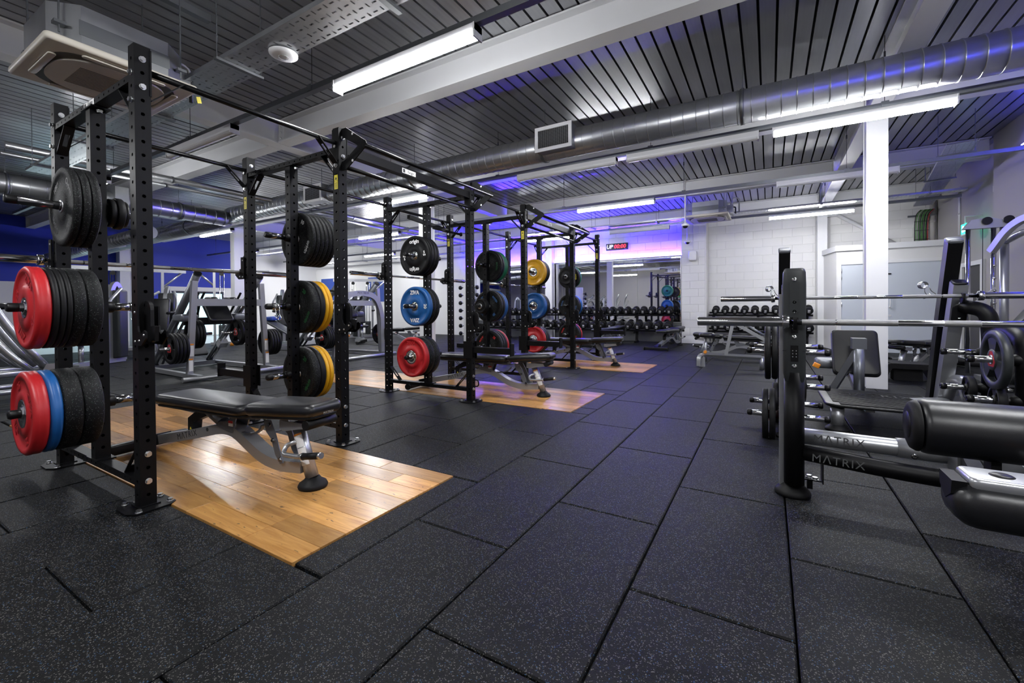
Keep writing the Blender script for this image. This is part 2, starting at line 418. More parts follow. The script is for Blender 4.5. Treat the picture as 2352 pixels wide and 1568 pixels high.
struct('wall_front', MB().box(X0-.15, X1+.15, Y0-.15, Y0, 0, ZC+.1), 'wall_grey')
# ---- baseboards
struct('baseboard_back', MB().box(-1.47, 1.0, Y1-.05, Y1-.03, 0, .12), 'trim_white')
struct('baseboard_pier', MB().box(-2.11, -1.47, 12.855, 12.87, 0, .12), 'trim_white')
struct('baseboard_right', MB().box(X1-.018, X1, 9.99, 10.7, 0, .1), 'trim_white')
# checker plate under the mirror
tp = struct('trim_1', MB().box(-9.6, -2.13, YM+.0, YM+.022, 0, .56), 'tread')
b = MB()
for i in range(60):
    for j in range(18):
        cx, cz = -5.2+i*.05+(.025 if j % 2 else 0), .03+j*.03; s = 1 if (i+j) % 2 else -1
        b.bar((cx-.012, YM-.0012, cz-.012*s), (cx+.012, YM-.0012, cz+.012*s), .003, .006, up=(0, 0, 1))
obj('raised_tread', b, 'tread', tp)['kind'] = 'stuff'
# mirrors
MX = [-2.16-1.215*i for i in range(7)]
for i in range(6):
    t = thing('wall_mirror_panel', ['frameless gym mirror panel beside the white pier, behind the end of the dumbbell rack', 'frameless mirror panel left of the one beside the white pier',
        'mirror panel just right of the white back wall column', 'mirror panel just left of the white back wall column', 'mirror panel second to the left of the white back wall column',
        'leftmost mirror panel on the back wall'][i], 'mirror', ((MX[i]+MX[i+1])/2, YM, .58), group='gym mirrors')
    obj('glass', MB().box(-.604, .604, -.006, .018, 0, 1.84), 'mirror', t)
    b = MB(); b.box(-.606, .606, -.010, .018, 1.84, 1.865)
    if i == 0: b.box(.604, .618, -.012, .018, 0, 1.865)
    obj('edge_trim', b, 'silver', t)
# LED strip on top of the mirror and on the right wall
t = thing('led_strip', 'glowing blue and cyan LED strip running along the top of the mirrors', 'light strip', (-5.9, YM, 2.47))
b = MB(); b.prism([(0, -.02), (-.075, -.02), (-.075, .007), (-.071, .007), (-.071, 0), (0, 0)], (-3.7, 0, 0), (0, 1, 0), (0, 0, 1), (1, 0, 0), 7.47); obj('channel', b, 'trim_white', t)
obj('blue_diode', MB().box(-3.7, 3.77, -.066, -.054, .001, .012), 'led_blue', t)
obj('cyan_diode', MB().box(-3.7, 3.77, -.014, -.010, .001, .008), 'led_cyan', t)
t = thing('led_strip', 'blue LED strip high on the right hand wall above the cable machine', 'light strip', (3.1, 5.5, 3.28))
obj('channel', MB().box(-.035, 0, -2.5, 3.45, -.02, 0), 'trim_white', t)
obj('blue_diode', MB().box(-.047, -.036, -2.5, 3.45, -.016, -.004), 'led_blue_side', t)
# right wall door
d = sempty('door_1', (X1, 11.24, 0))
obj('leaf', MB().box(-.015, .0, -.42, .42, 0, 1.74), 'door_dark', d)
b = MB(); b.box(-.05, 0, -.50, -.42, 0, 1.82); b.box(-.05, 0, .42, .50, 0, 1.82); b.box(-.05, 0, -.42, .42, 1.74, 1.82); obj('frame', b, 'trim_white', d)
obj('finger_plate', MB().box(-.021, -.0152, .18, .26, .95, 1.35), 'zinc', d)
# booth (plant cupboard) in the far right corner
bo = struct('wall_booth', MB().prism([(1.10, Y1-.04), (1.31, 12.2), (3.24, 12.2), (3.24, Y1-.04)], (0, 0, 0), (1, 0, 0), (0, 1, 0), (0, 0, 1), 2.24), 'wall_white')
obj('cornice', MB().prism([(1.06, Y1-.05), (1.285, 12.16), (3.245, 12.16), (3.245, Y1-.05)], (0, 0, 2.24), (1, 0, 0), (0, 1, 0), (0, 0, 1), .12), 'trim_white', bo)
d = sempty('door_2', (1.78, 12.2, 0))
obj('leaf', MB().box(-.39, .40, -.02, 0, .10, 1.93), 'door_grey', d)
b = MB(); b.box(-.46, -.39, -.035, 0, 0, 2.0); b.box(-.39, .40, -.035, 0, 1.93, 2.0); obj('frame', b, 'trim_white', d)
for z in (.35, 1.0, 1.6, 1.75): obj('hinge', MB().cyl((-.385, -.03, z), (-.385, -.03, z+.09), .009, 8), 'zinc', d)
obj('kick_strip', MB().box(-.39, .40, -.024, 0, .0, .10), 'door_grey', d)
d = sempty('door_3', (2.63, 12.2, 0))
obj('leaf', MB().box(-.44, .48, -.02, 0, .10, 1.93), 'door_grey', d)
obj('frame', MB().box(-.45, .60, -.035, 0, 1.93, 2.0), 'trim_white', d)
obj('kick_strip', MB().box(-.44, .48, -.024, 0, .0, .10), 'door_grey', d)
b = MB(); b.tube(fillet([(-.40, -.02, .98), (-.40, -.07, .98), (-.40, -.07, 1.22), (-.40, -.02, 1.22)], .02), .008); b.cyl((-.40, -.02, 1.22), (-.40, -.026, 1.22), .022); b.cyl((-.40, -.02, .98), (-.40, -.026, .98), .022); obj('pull_handle', b, 'trim_white', d)
obj('lock', MB().cyl((-.40, -.02, .80), (-.40, -.028, .80), .022), 'trim_white', d)
obj('hasp', MB().box(-.46, -.38, -.035, -.02, 1.68, 1.71), 'black_plastic', d)
# entrance on the far left wall
for i, (ya, yb) in enumerate(((3.6, 5.6), (7.2, 8.9))):
    d = sempty('door_%d' % (4+i), (X0, (ya+yb)/2, 0)); h = (yb-ya)/2
    obj('glass', MB().box(.02, .03, -h, h, .05, 1.62), 'daylit_glass', d)
    b = MB(); b.box(0, .06, -h-.06, -h, 0, 1.7); b.box(0, .06, h, h+.06, 0, 1.7); b.box(0, .06, -h, h, 1.62, 1.7); b.box(0, .06, -.03, .03, 0, 1.62); obj('frame', b, 'charcoal', d)
# ---- columns and beams
def isec(b, x0, x1, y0, y1, z0, z1, ax, tf=.018, tw=.012):
    """I section lying along axis ax"""
    if ax == 'x':
        ym = (y0+y1)/2; b.box(x0, x1, y0, y1, z0, z0+tf); b.box(x0, x1, y0, y1, z1-tf, z1); b.box(x0, x1, ym-tw/2, ym+tw/2, z0+tf, z1-tf)
    else:
        xm = (x0+x1)/2; b.box(x0, x1, y0, y1, z0, z0+tf); b.box(x0, x1, y0, y1, z1-tf, z1); b.box(xm-tw/2, xm+tw/2, y0, y1, z0+tf, z1-tf)
CXS = (1.14, -6.17, -13.5)
def hcol(loc, label, w=.21, d=.22, h=3.41):
    t = thing('steel_column', label, 'column', loc, group='white steel columns')
    b = MB(); b.box(-w/2, w/2, -d/2, -d/2+.016, 0, h); b.box(-w/2, w/2, d/2-.016, d/2, 0, h); b.box(-.007, .007, -d/2+.016, d/2-.016, 0, h)
    obj('shaft', b, 'white_steel', t)
    obj('side_casing', MB().box(-w/2+.01, w/2-.01, -d/2+.017, d/2-.017, 0, h), 'white_steel', t)
    obj('cap_plate', MB().box(-w/2-.05, w/2+.05, -d/2-.05, d/2+.05, h-.018, h), 'white_steel', t)
    return t
hcol((1.14, 7.0, 0), 'white square steel column behind the bench presses on the right')
hcol((-6.17, 6.95, 0), 'white steel column standing behind the middle power rack', w=.24)
hcol((-13.5, 6.95, 0), 'white steel column far left near the edge of the rubber floor', w=.22, d=.3)
hcol((-18.32, 5.85, 0), 'white column against the blue wall at the far left', w=.3, d=.3)
hcol((-6.17, 12.88, 0), 'white steel column against the mirrors on the back wall', w=.24)
hcol((1.12, 13.18, 0), 'white column against the block wall left of the plant cupboard', w=.2, d=.25)
NB = [0]
def beam(ax, a0, a1, c, label, w=.2, z0=3.41, z1=3.738):
    t = thing('steel_beam', label, 'beam', (c[0], c[1], z0), group='white roof beams'); b = MB()
    isec(b, *((a0, a1, -w/2, w/2) if ax == 'x' else (-w/2, w/2, a0, a1)), 0, z1-z0, ax); obj('i_section', b, 'white_steel', t)
    return t
def cleat(t, x, y, s):
    b = MB(); b.box(x-.006, x+.006, y-.085, y+.085, .02, .30); obj('end_plate', b, 'white_steel', t)
    b = MB()
    for dz in (.08, .16, .24):
        for dy in (-.05, .05): b.hexbolt((x+s*.006, y+dy, dz), (s, 0, 0), .012)
    obj('bolts', b, 'zinc', t)
for xb, nm in zip(CXS, ('right hand', 'middle', 'far left')):
    beam('y', Y0+.02, Y1-.02, (xb, 0), 'white main roof beam on the %s column line, running towards the back wall' % nm, w=.2, z1=3.737)
for yb, nm in ((3.78, 'nearest'), (6.95, 'second nearest'), (10.1, 'third'), (13.0-.05, 'last, beside the back wall')):
    for x0, x1, side in ((1.25, 3.09, 'right of the right hand column line'), (-6.06, 1.03, 'over the power racks'), (-13.39, -6.28, 'over the plate machines'), (X0+.02, -13.61, 'over the far left strip')):
        t = beam('x', x0, x1, (0, yb), 'white cross beam %s, %s' % (nm, side), w=.19, z0=3.412, z1=3.735)
        cleat(t, x1-.006, 0, -1) if x1 < 2 else None
        cleat(t, x0+.006, 0, 1)
b = thing('steel_brace', 'white diagonal steel brace tube high against the back wall beside the right column', 'brace', (0, 0, 0))
obj('tube', MB().cyl((1.35, 13.26, 3.3), (2.55, 13.26, 2.42), .045, 12), 'white_steel', b)
obj('gusset', MB().box(1.2, 1.42, 13.22, 13.30, 3.2, 3.40), 'white_steel', b)
# ================================================================== SERVICES UNDER THE CEILING
def batten(xa, xb, y, z, on, label):
    t = thing('batten_light', label, 'light', ((xa+xb)/2, y, z), group='ceiling batten lights')
    h = (xb-xa)/2
    b = MB(); b.prism([(-.045, .0), (.045, .0), (.045, .05), (-.045, .05)], (-h, 0, .03), (0, 1, 0), (0, 0, 1), (1, 0, 0), 2*h); obj('body', b, 'white_steel', t)
    b = MB(); n = 8
    pl = [(.048*cos(pi+pi*k/n), .030+.045*sin(pi+pi*k/n)) for k in range(n+1)]
    b.prism(pl, (-h+.012, 0, 0), (0, 1, 0), (0, 0, 1), (1, 0, 0), 2*h-.024); obj('diffuser', b, 'batten_on' if on else 'batten_off', t)
    for e in (-h, h-.012): obj('end_cap', MB().box(e, e+.012, -.050, .050, -.018, .08), 'white_steel', t)
    return t
def trunking(xa, xb, y, z, label, step=2.3):
    t = thing('lighting_trunking', label, 'trunking', ((xa+xb)/2, y, z), group='lighting trunking runs'); h = (xb-xa)/2
    b = MB(); b.box(-h, h, -.028, .028, 0, .05); obj('channel', b, 'galv_dark', t)
    x = -h+.6
    while x < h:
        b = MB(); b.box(x-.03, x+.03, -.034, .034, .004, .062); obj('bracket', b, 'galv_dark', t)
        b = MB(); b.cyl((x, 0, .06), (x, 0, ZC-z), .003, 6); b.cyl((x, 0, ZC-z-.22), (x, 0, ZC-z-.16), .009, 6); obj('suspension_wire', b, 'cable_black', t)
        x += step
LZ = 2.93
rows = [(2.52, -13.4, 3.0), (5.70, -18.0, 3.05), (8.2, -18.0, 3.05), (11.15, -18.0, 3.05)]
for (y, a, c), nm in zip(rows, ('first, nearest the camera', 'second, beside the big duct', 'third, beyond the middle rack', 'last, nearest the mirror wall')):
    trunking(a, c, y, LZ+.082, 'grey suspended lighting trunking, %s' % nm)
B = [(-3.25, 2.52, 1, 'lit batten light above the nearest power rack'), (-6.42, 2.52, 0, 'unlit batten light left of the ceiling cassette unit'), (-9.95, 2.52, 1, 'lit batten light seen end on at the far left, behind the nearest rack'),
     (.55, 2.52, 1, 'lit batten light overhead to the right, out past the picture top'),
     (.03, 5.70, 1, 'brightest lit batten light under the duct, in front of the right column'), (-3.24, 5.70, 0, 'unlit batten light under the duct grille'), (-1.6, 5.70, 0, 'unlit white batten light under the duct, left of the lit one'),
     (-6.5, 5.70, 1, 'lit batten light behind the pull-up bars of the nearest rack'), (-12.8, 5.70, 1, 'lit batten light under the far left duct'),
     (-3.3, 8.2, 1, 'lit batten light between the last rack and the small cassette unit'), (-9.7, 8.2, 1, 'lit batten light seen between the first and second racks, upper one'), (.1, 8.2, 0, 'unlit batten light in front of the far block wall'), (-16.2, 8.2, 1, 'lit batten light at the far left before the blue wall'),
     (-.01, 11.15, 1, 'lit batten light in front of the white block wall on the right'), (-6.2, 11.15, 1, 'lit batten light seen behind the uprights of the second rack'), (-12.9, 11.15, 1, 'lit batten light seen between the first and second racks, lower one'), (-3.6, 11.15, 0, 'unlit batten light above the digital wall clock'), (-17.6, 11.15, 1, 'lit batten light furthest left, beyond the bar end of the first rack')]
for x, y, on, lb in B: batten(x, x+1.5, y, LZ, on, lb)
# lights behind the camera that the room must have
for i, (x, y) in enumerate(((-3.2, -.55), (-8.4, -.55), (.6, -.55))): batten(x, x+1.5, y, LZ, 1, ['lit batten light over the aisle, left one behind the photographer', 'lit batten light furthest left behind the photographer', 'lit batten light over the right benches behind the photographer'][i])
# ---- spiral ducts
def duct(p0, p1, r, label, step=.135):
    p0 = Vector(p0); p1 = Vector(p1); L = (p1-p0).length; d = (p1-p0).normalized()
    t = thing('spiral_duct', label, 'duct', p0)
    obj('pipe', MB().cyl((0, 0, 0), p1-p0, r, 40), 'galv', t)
    rm = MB().lathe((0, 0, 0), d, [(r, 0), (r+.005, .002), (r+.005, .008), (r, .010)], 40).mesh('seam_rib'); s = .06
    while s < L: obj('seam_rib', rm, 'galv', t, d*(s-.005)); s += step
    s = .9
    while s < L:
        b = MB(); b.lathe(d*(s-.02), d, [(r, 0), (r+.012, 0), (r+.012, .04), (r, .04)], 40); obj('joint_band', b, 'galv_dark', t)
        c = d*s; b = MB(); b.cyl(c+Vector((0, 0, r)), c+Vector((0, 0, ZC-p0.z)), .004, 6); b.box(c.x-.012, c.x+.012, c.y-.012, c.y+.012, c.z+r-.01, c.z+r+.03); obj('hanger_rod', b, 'galv_dark', t)
        s += 2.4
    return t
def grille(t, x, y, z, w=.50, h=.30, nm='grille'):
    b = MB(); b.box(x-w/2, x+w/2, y, y+.20, z-h/2, z+h/2); g = obj(nm+'_box', b, 'galv', t)
    b = MB(); f = .035
    b.box(x-w/2-.01, x+w/2+.01, y-.012, y, z+h/2-f, z+h/2+.01); b.box(x-w/2-.01, x+w/2+.01, y-.012, y, z-h/2-.01, z-h/2+f); b.box(x-w/2-.01, x-w/2+f, y-.012, y, z-h/2+f, z+h/2-f); b.box(x+w/2-f, x+w/2+.01, y-.012, y, z-h/2+f, z+h/2-f)
    obj('frame', b, 'trim_white', g)
    obj('void', MB().box(x-w/2+f, x+w/2-f, y-.002, y-.0005, z-h/2+f, z+h/2-f), 'deck_gap', g)
    n = 13
    for i in range(n):
        zz = z-h/2+f+(i+.5)*(h-2*f)/n; b = MB(); b.bar((x-w/2+f, y-.007, zz), (x+w/2-f, y-.007, zz), .010, .0035, up=(0, -.6, 1)); obj('slat', b, 'silver', g)
    b = MB()
    for i in range(1, 16): xx = x-w/2+f+i*(w-2*f)/16; b.box(xx-.001, xx+.001, y-.004, y-.0025, z-h/2+f, z+h/2-f)
    obj('vertical_vanes', b, 'silver', g)
DY, DZ = 5.40, 3.205
main = duct((-10.75, DY, DZ), (3.06, DY, DZ), .175, 'large galvanised spiral duct crossing the room above the racks')
grille(main, -2.40+10.75, -.27, .02); grille(main, -7.35+10.75, -.27, -.02, nm='grille')
t = duct((-10.6, 5.2, 3.08), (-10.6, 1.0, 3.08), .165, 'galvanised spiral duct branching off towards the camera at the far left', .2)
b = MB(); b.box(-.24, .24, -2.0, -1.8, -.24, .24); obj('damper_box', b, 'galv', t)
t = duct((-18.0, 5.0, 2.86), (-10.9, 5.33, 3.12), .185, 'ribbed duct continuing left above the plate machines')
grille(t, 2.6, -.30, .05)
duct((-18.2, 4.0, 2.50), (-12.0, 4.3, 2.78), .15, 'lower spiral duct at the far left in front of the blue wall', .16)
# pipes
for i, (a, c, r, lb) in enumerate((((-8.9, 1.6, 3.28), (-8.9, 12.6, 3.28), .05, 'lagged silver pipe running above the far left ducts'), ((-9.15, 1.6, 3.22), (-9.15, 12.6, 3.22), .03, 'thinner silver pipe beside the lagged pipe'))):
    t = thing('service_pipe', lb, 'pipe', a); obj('pipe', MB().cyl((0, 0, 0), Vector(c)-Vector(a), r, 14), 'galv', t)
    for s in range(1, 6): obj('pipe_clip', MB().cyl((0, s*1.9, 0), (0, s*1.9+.03, 0), r+.008, 14), 'galv_dark', t)
# ---- cable trays
def tray(p0, p1, w, label, h=.035, slots=True, m='galv'):
    p0 = Vector(p0); p1 = Vector(p1); L = (p1-p0).length; ang = math.atan2(p1.y-p0.y, p1.x-p0.x)
    t = thing('cable_tray', label, 'cable tray', p0, ang)
    for y in (-w/2-.002, w/2): obj('side_flange', MB().box(0, L, y, y+.002, 0, h), m, t)
    if slots:
        # perforated base: alternating lengthways and crossways slots as real openings
        b = MB(); cw = .060; nx = int(L/cw); ny = max(2, int(w/cw)); dx = L/nx; dy = w/ny
        for i in range(nx):
            for j in range(ny):
                cx, cy = (i+.5)*dx, -w/2+(j+.5)*dy
                hx, hy = (.019, .0062) if (i+j) % 2 else (.0062, .019)
                o = [(cx-dx/2, cy-dy/2), (cx+dx/2, cy-dy/2), (cx+dx/2, cy+dy/2), (cx-dx/2, cy+dy/2)]; q = [(cx-hx, cy-hy), (cx+hx, cy-hy), (cx+hx, cy+hy), (cx-hx, cy+hy)]
                b.add([(x, y, 0) for x, y in o+q], [(0, 1, 5, 4), (1, 2, 6, 5), (2, 3, 7, 6), (3, 0, 4, 7)])
        obj('perforated_base', b, m, t)['kind'] = 'stuff'
    else:
        b = MB(); s = 0
        while s < L: b.box(s, s+.006, -w/2, w/2, 0, .006); s += .045
        for j in range(1, 5): y = -w/2+j*w/5; b.box(0, L, y-.002, y+.002, .004, .008)
        obj('mesh_base', b, m, t)['kind'] = 'stuff'
    s = .5
    while s < L:
        b = MB(); b.box(s-.02, s+.02, -w/2-.05, w/2+.05, -.022, -.002); obj('support_strut', b, 'galv_dark', t)
        for y in (-w/2-.035, w/2+.035): obj('hanger_rod', MB().cyl((s, y, -.02), (s, y, ZC-p0.z), .004, 6), 'galv_dark', t)
        s += 1.6
    return t
tray((-9.0, 1.94, 3.0), (-1.85, 1.94, 3.0), .27, 'galvanised perforated cable tray above the nearest rack')
tray((-6.0, 10.75, 3.05), (3.0, 10.75, 3.05), .20, 'narrow perforated cable tray before the back wall')
tray((2.2, 8.0, 3.16), (2.85, 12.6, 3.16), .30, 'mesh cable tray in the right corner above the cable machine', slots=False)
tray((-17.5, 8.9, 2.95), (-7.0, 8.9, 2.95), .15, 'thin cable tray behind the plate machines', slots=False)
tray((-17.5, 11.9, 2.9), (-7.0, 11.9, 2.9), .15, 'thin cable tray far at the back left', slots=False)
t = thing('steel_channel', 'dark steel channel fixed under the deck beside the ceiling cassette', 'channel', (-4.3, 1.9, 3.62))
obj('channel', MB().bar((0, -2.6, 0), (0, .1, 0), .06, .06), 'galv_dark', t)
# cable bundle dropping onto the plant cupboard
t = thing('cable_bundle', 'bundle of black, green and red cables dropping behind the plant cupboard', 'cables', (2.85, 13.22, 2.4))
for i in range(11):
    x = i*.022; b = MB(); b.tube(fillet([(x, 0, -.02), (x, -.01*(i % 3), .45), (x+.02, -.03, .68), (x+.05, -.25, .73)], .12), .009, 6)
    obj('cable', b, ['cable_black', 'cable_green', 'cable_grey', 'cable_green', 'cable_black', 'cable_green', 'cable_green', 'cable_black', 'cable_green', 'cable_black', 'cable_red'][i], t)
for z in (.1, .3, .5): obj('cable_tie', MB().box(-.015, .235, -.035, -.025, z, z+.012), 'cable_black', t)
obj('strut', MB().box(-.12, .36, -.02, .02, .62, .66), 'galv_dark', t)
# ---- ceiling cassette air conditioners
def cassette(loc, rz, label, s=.93):
    t = thing('ceiling_cassette', label, 'air conditioner', loc, rz)
    h = s/2
    b = MB(); b.pad(-h, h, -h, h, 0, .05, .03, .018); obj('fascia', b, 'cream', t)
    # pillow-shaped grille panel framed by a dark outlet slot
    def sq(k, n=48, e=3.2):
        return [(k*abs(cos(2*pi*i/n))**(2/e)*(1 if cos(2*pi*i/n) > 0 else -1), k*abs(sin(2*pi*i/n))**(2/e)*(1 if sin(2*pi*i/n) > 0 else -1)) for i in range(n)]
    b = MB(); b.prism(sq(h*.86), (0, 0, -.004), (1, 0, 0), (0, 1, 0), (0, 0, 1), .005); obj('outlet_slot', b, 'cream_dark', t)
    b = MB(); b.prism(sq(h*.745, e=2.7), (0, 0, -.016), (1, 0, 0), (0, 1, 0), (0, 0, 1), .013); g = obj('intake_panel', b, 'cream', t)
    for i in range(15): y = -.17+i*.024; obj('intake_slot', MB().box(-.2, .2, y, y+.008, -.0175, -.0155), 'cream_dark', g)
    for a in range(4):
        b = MB(); b.M = Matrix.Rotation(a*pi/2, 4, 'Z'); b.pad(-.24, .24, -h*.86, -h*.76, -.014, -.003, .02, .005); obj('louvre', b, 'cream', t)
    c = h-.05
    b = MB(); q = .14; b.prism([(-c+q, -c), (c-q, -c), (c, -c+q), (c, c-q), (c-q, c), (-c+q, c), (-c, c-q), (-c, -c+q)], (0, 0, .052), (1, 0, 0), (0, 1, 0), (0, 0, 1), .27); obj('casing', b, 'galv', t)
    for sx in (-1, 1):
        for sy in (-1, 1): b = MB(); b.box(sx*(c-.04)-.03, sx*(c-.04)+.03, sy*(c-.04)-.03, sy*(c-.04)+.03, .15, .17); b.cyl((sx*(c-.04), sy*(c-.04), .1), (sx*(c-.04), sy*(c-.04), ZC-loc[2]), .006, 6); obj('hanger_rod', b, 'galv_dark', t)
    for sy in (-1, 1): obj('knock_out', MB().box(-.26, .26, sy*c-.003, sy*c+.003, .12, .22), 'galv_dark', t)
    b = MB(); b.box(c, c+.12, -.14, .14, .08, .24); obj('pump_box', b, 'galv', t)
    b = MB(); b.tube(fillet([(c+.05, 0, .22), (c+.10, .05, .42), (c+.22, .1, .42), (c+.22, .1, .12)], .06), .012, 8); obj('hose', b, 'cable_grey', t)
    b = MB(); b.tube(fillet([(c+.02, -.08, .2), (c+.16, -.05, .2), (c+.16, -.05, .06)], .03), .014, 8); obj('black_pipe', b, 'cable_black', t)
    return t
t = cassette((-4.44, 1.335, 2.80), pi/2, 'large cream ceiling cassette air conditioner above the nearest rack', .88)
b = MB(); b.prism([(0, 0), (.03, .01), (.02, .06), (-.01, .05)], (.47, -.35, -.05), (1, 0, 0), (0, 0, 1), (0, 1, 0), .004); obj('yellow_label', b, 'sticker_yellow', t)
t = cassette((-1.18, 10.55, 2.95), 0, 'smaller looking cream ceiling cassette unit near the mirror wall', .90)
# wifi disc, cctv domes, wall speaker, exit sign, clock
t = thing('wifi_access_point', 'round white wireless access point under the perforated cable tray', 'access point', (-3.20, 2.0, 2.965))
obj('body', MB().lathe((0, 0, .03), (0, 0, -1), [(0, 0), (.09, 0), (.102, .006), (.10, .018), (.075, .030), (0, .034)], 32), 'trim_white', t)
obj('centre_ring', MB().lathe((0, 0, -.0035), (0, 0, -1), [(.033, 0), (.033, .0015), (.036, .0015), (.036, 0)], 24), 'ink_grey', t)
for loc, lb in (((-1.55, 9.95, 2.74), 'white dome security camera on a drop pole, nearer one below the small cassette unit'), ((-1.90, 12.55, 2.74), 'white dome security camera on a drop pole beside the mirror wall'), ((-12.0, 6.5, 2.6), 'white dome security camera far left above the plate machines')):
    t = thing('dome_camera', lb, 'camera', loc)
    obj('housing', MB().lathe((0, 0, .06), (0, 0, -1), [(0, 0), (.045, 0), (.075, .015), (.078, .05), (.062, .055), (0, .055)], 24), 'trim_white', t)
    obj('dome', MB().lathe((0, 0, .005), (0, 0, -1), [(.055, 0), (.05, .022), (.032, .040), (0, .048)], 20), 'black_gloss', t)
    obj('drop_pole', MB().cyl((0, 0, .06), (0, 0, ZC-loc[2]), .016, 10), 'trim_white', t)
t = thing('wall_speaker', 'small white loudspeaker on the white pier right of the mirrors', 'speaker', (-1.80, 12.87, 2.40))
b = MB(); b.M = Matrix.Translation((0, -.10, 0)) @ Matrix.Rotation(radians(90), 4, 'X'); b.pad(-.10, .10, -.14, .14, -.09, .09, .05, .03); obj('cabinet', b, 'trim_white', t)
b = MB(); b.M = Matrix.Translation((0, -.192, 0)) @ Matrix.Rotation(radians(90), 4, 'X'); b.pad(-.08, .08, -.12, .12, -.006, .006, .04, .004); obj('front_mesh', b, 'paper', t)
b = MB(); b.tube([(0, -.05, .14), (.0, -.01, .3), (.0, -.01, .85)], .008, 6); obj('cable', b, 'trim_white', t)
t = thing('exit_sign', 'green illuminated emergency exit sign over the dark door on the right', 'sign', (3.02, 10.85, 2.30))
b = MB(); b.box(-.012, .012, -.16, .16, 0, .17); obj('panel', b, 'exit_green', t)
b = MB()
for y in (-.075, .06):
    b.prism([(y-.045, .03), (y+.045, .03), (y+.055, .085), (y+.03, .14), (y-.03, .14), (y-.055, .085)], (-.0135, 0, 0), (0, 1, 0), (0, 0, 1), (1, 0, 0), .001)
obj('pictogram', b, 'exit_white', t)
b = MB(); b.box(-.02, .03, -.10, .14, -.035, -.012); b.box(-.012, .012, .05, .07, -.02, .0); obj('lamp_bar', b, 'trim_white', t)
b = MB(); b.tube([(.0, 0, .17), (0, 0, .30), (.22, 0, .30)], .012, 8); obj('wall_arm', b, 'trim_white', t)
t = thing('digital_clock', 'black digital wall timer reading UP 00:00 above the mirrors', 'clock', (-3.98, YM, 2.845))
obj('case', MB().box(-.335, .335, -.05, -.003, -.10, .10), 'black_plastic', t)
text('UP', .165, 'lcd_white', t, (-.225, -.052, .0), (1, 0, 0), (0, -1, 0), bold=.002, shear=.15)
text('00:00', .165, 'lcd_red', t, (.09, -.052, .0), (1, 0, 0), (0, -1, 0), bold=.003, shear=.15)
text('origin', .03, 'ink_grey', t, (.26, -.052, -.08), (1, 0, 0), (0, -1, 0))
b = MB(); b.tube([(-.2, -.01, -.1), (-.23, -.012, -.2), (-.19, -.012, -.28), (-.24, -.012, -.36)], .003, 6); obj('cable', b, 'ink_grey', t)
t = thing('wall_box', 'small white sensor box on the grey wall high in the right corner', 'box', (3.1, 10.3, 2.95))
obj('case', MB().box(.11, .148, -.045, .045, -.05, .05), 'trim_white', t); obj('indicator', MB().box(.105, .11, -.008, .008, -.03, -.015), 'ink_grey', t)
t = thing('conduit', 'white conduit running down the grey wall in the right corner', 'conduit', (3.235, 11.9, 2.4))
b = MB(); b.cyl((0, 0, 0), (0, 0, .95), .012, 8); b.cyl((0, .05, 0), (0, .05, .95), .012, 8); obj('pipe', b, 'trim_white', t); obj('saddle', MB().box(-.014, .012, -.02, .07, .4, .43), 'zinc', t)
t = thing('wall_pipe', 'grey painted drain pipe beside the cable bundle in the far right corner', 'pipe', (3.16, 13.25, 2.37)); obj('pipe', MB().cyl((0, 0, 0), (0, 0, 1.0), .05, 14), 'wall_grey', t); obj('collar', MB().cyl((0, 0, .5), (0, 0, .58), .057, 14), 'wall_grey', t)
# ================================================================== POWER RACKS
S, HH, PITCHZ = .0704, 2.411, .071
def perf(L, w, h, start, step, hr=.0095, axis='z', n=8, sides=(1, 1, 1, 1)):
    """hollow box section with real punched holes; runs 0..L along z, w in x, h in y"""
    b = MB()
    ks = []; z = start
    while z < L-step*.45: ks.append(z); z += step
    for si, (o, ax, wd) in enumerate((((0, -h/2), (1, 0), w), ((w/2, 0), (0, 1), h), ((0, h/2), (-1, 0), w), ((-w/2, 0), (0, -1), h))):
        P = lambda a, z: (o[0]+ax[0]*a, o[1]+ax[1]*a, z)
        if not sides[si]:
            b.add([P(-wd/2, 0), P(wd/2, 0), P(wd/2, L), P(-wd/2, L)], [(0, 1, 2, 3)]); continue
        edges = [0]+[(a+c)/2 for a, c in zip(ks, ks[1:])]+[L]
        for i, zc in enumerate(ks):
            z0, z1 = edges[i], edges[i+1]
            out = [P(-wd/2, z0), P(0, z0), P(wd/2, z0), P(wd/2, zc), P(wd/2, z1), P(0, z1), P(-wd/2, z1), P(-wd/2, zc)]
            ang = [225, 270, 315, 0, 45, 90, 135, 180]
            inn = [P(hr*cos(radians(a)), zc+hr*sin(radians(a))) for a in ang]
            dn = Vector((-ax[1], ax[0], 0)) * .004
            deep = [tuple(Vector(p)+dn) for p in inn]
            b.add(out+inn+deep, [(j, (j+1) % 8, 8+(j+1) % 8, 8+j) for j in range(8)]+[(8+j, 8+(j+1) % 8, 16+(j+1) % 8, 16+j) for j in range(8)])
    b.add([(-w/2, -h/2, L), (w/2, -h/2, L), (w/2, h/2, L), (-w/2, h/2, L)], [(0, 1, 2, 3)])
    return b
UPM = perf(HH, S, S, .068, PITCHZ).mesh('upright')
MIDM = perf(2.232-.15, .066, S, .068, PITCHZ).mesh('storage_post')
XL = 1.2606-S
CRM = perf(XL, .038, .062, .06, .071, hr=.007, sides=(1, 0, 1, 0)).mesh('crossbar')   # local x becomes world z
boltm = MB().hexbolt((0, 0, 0), (0, 0, 1), .0125, .011).mesh('bolt')
BRG_L = 2.9157-1.235-S
BRM = perf(BRG_L, S, S, .07, .071, hr=.0001, sides=(0, 0, 0, 0)).mesh('bridge_beam')
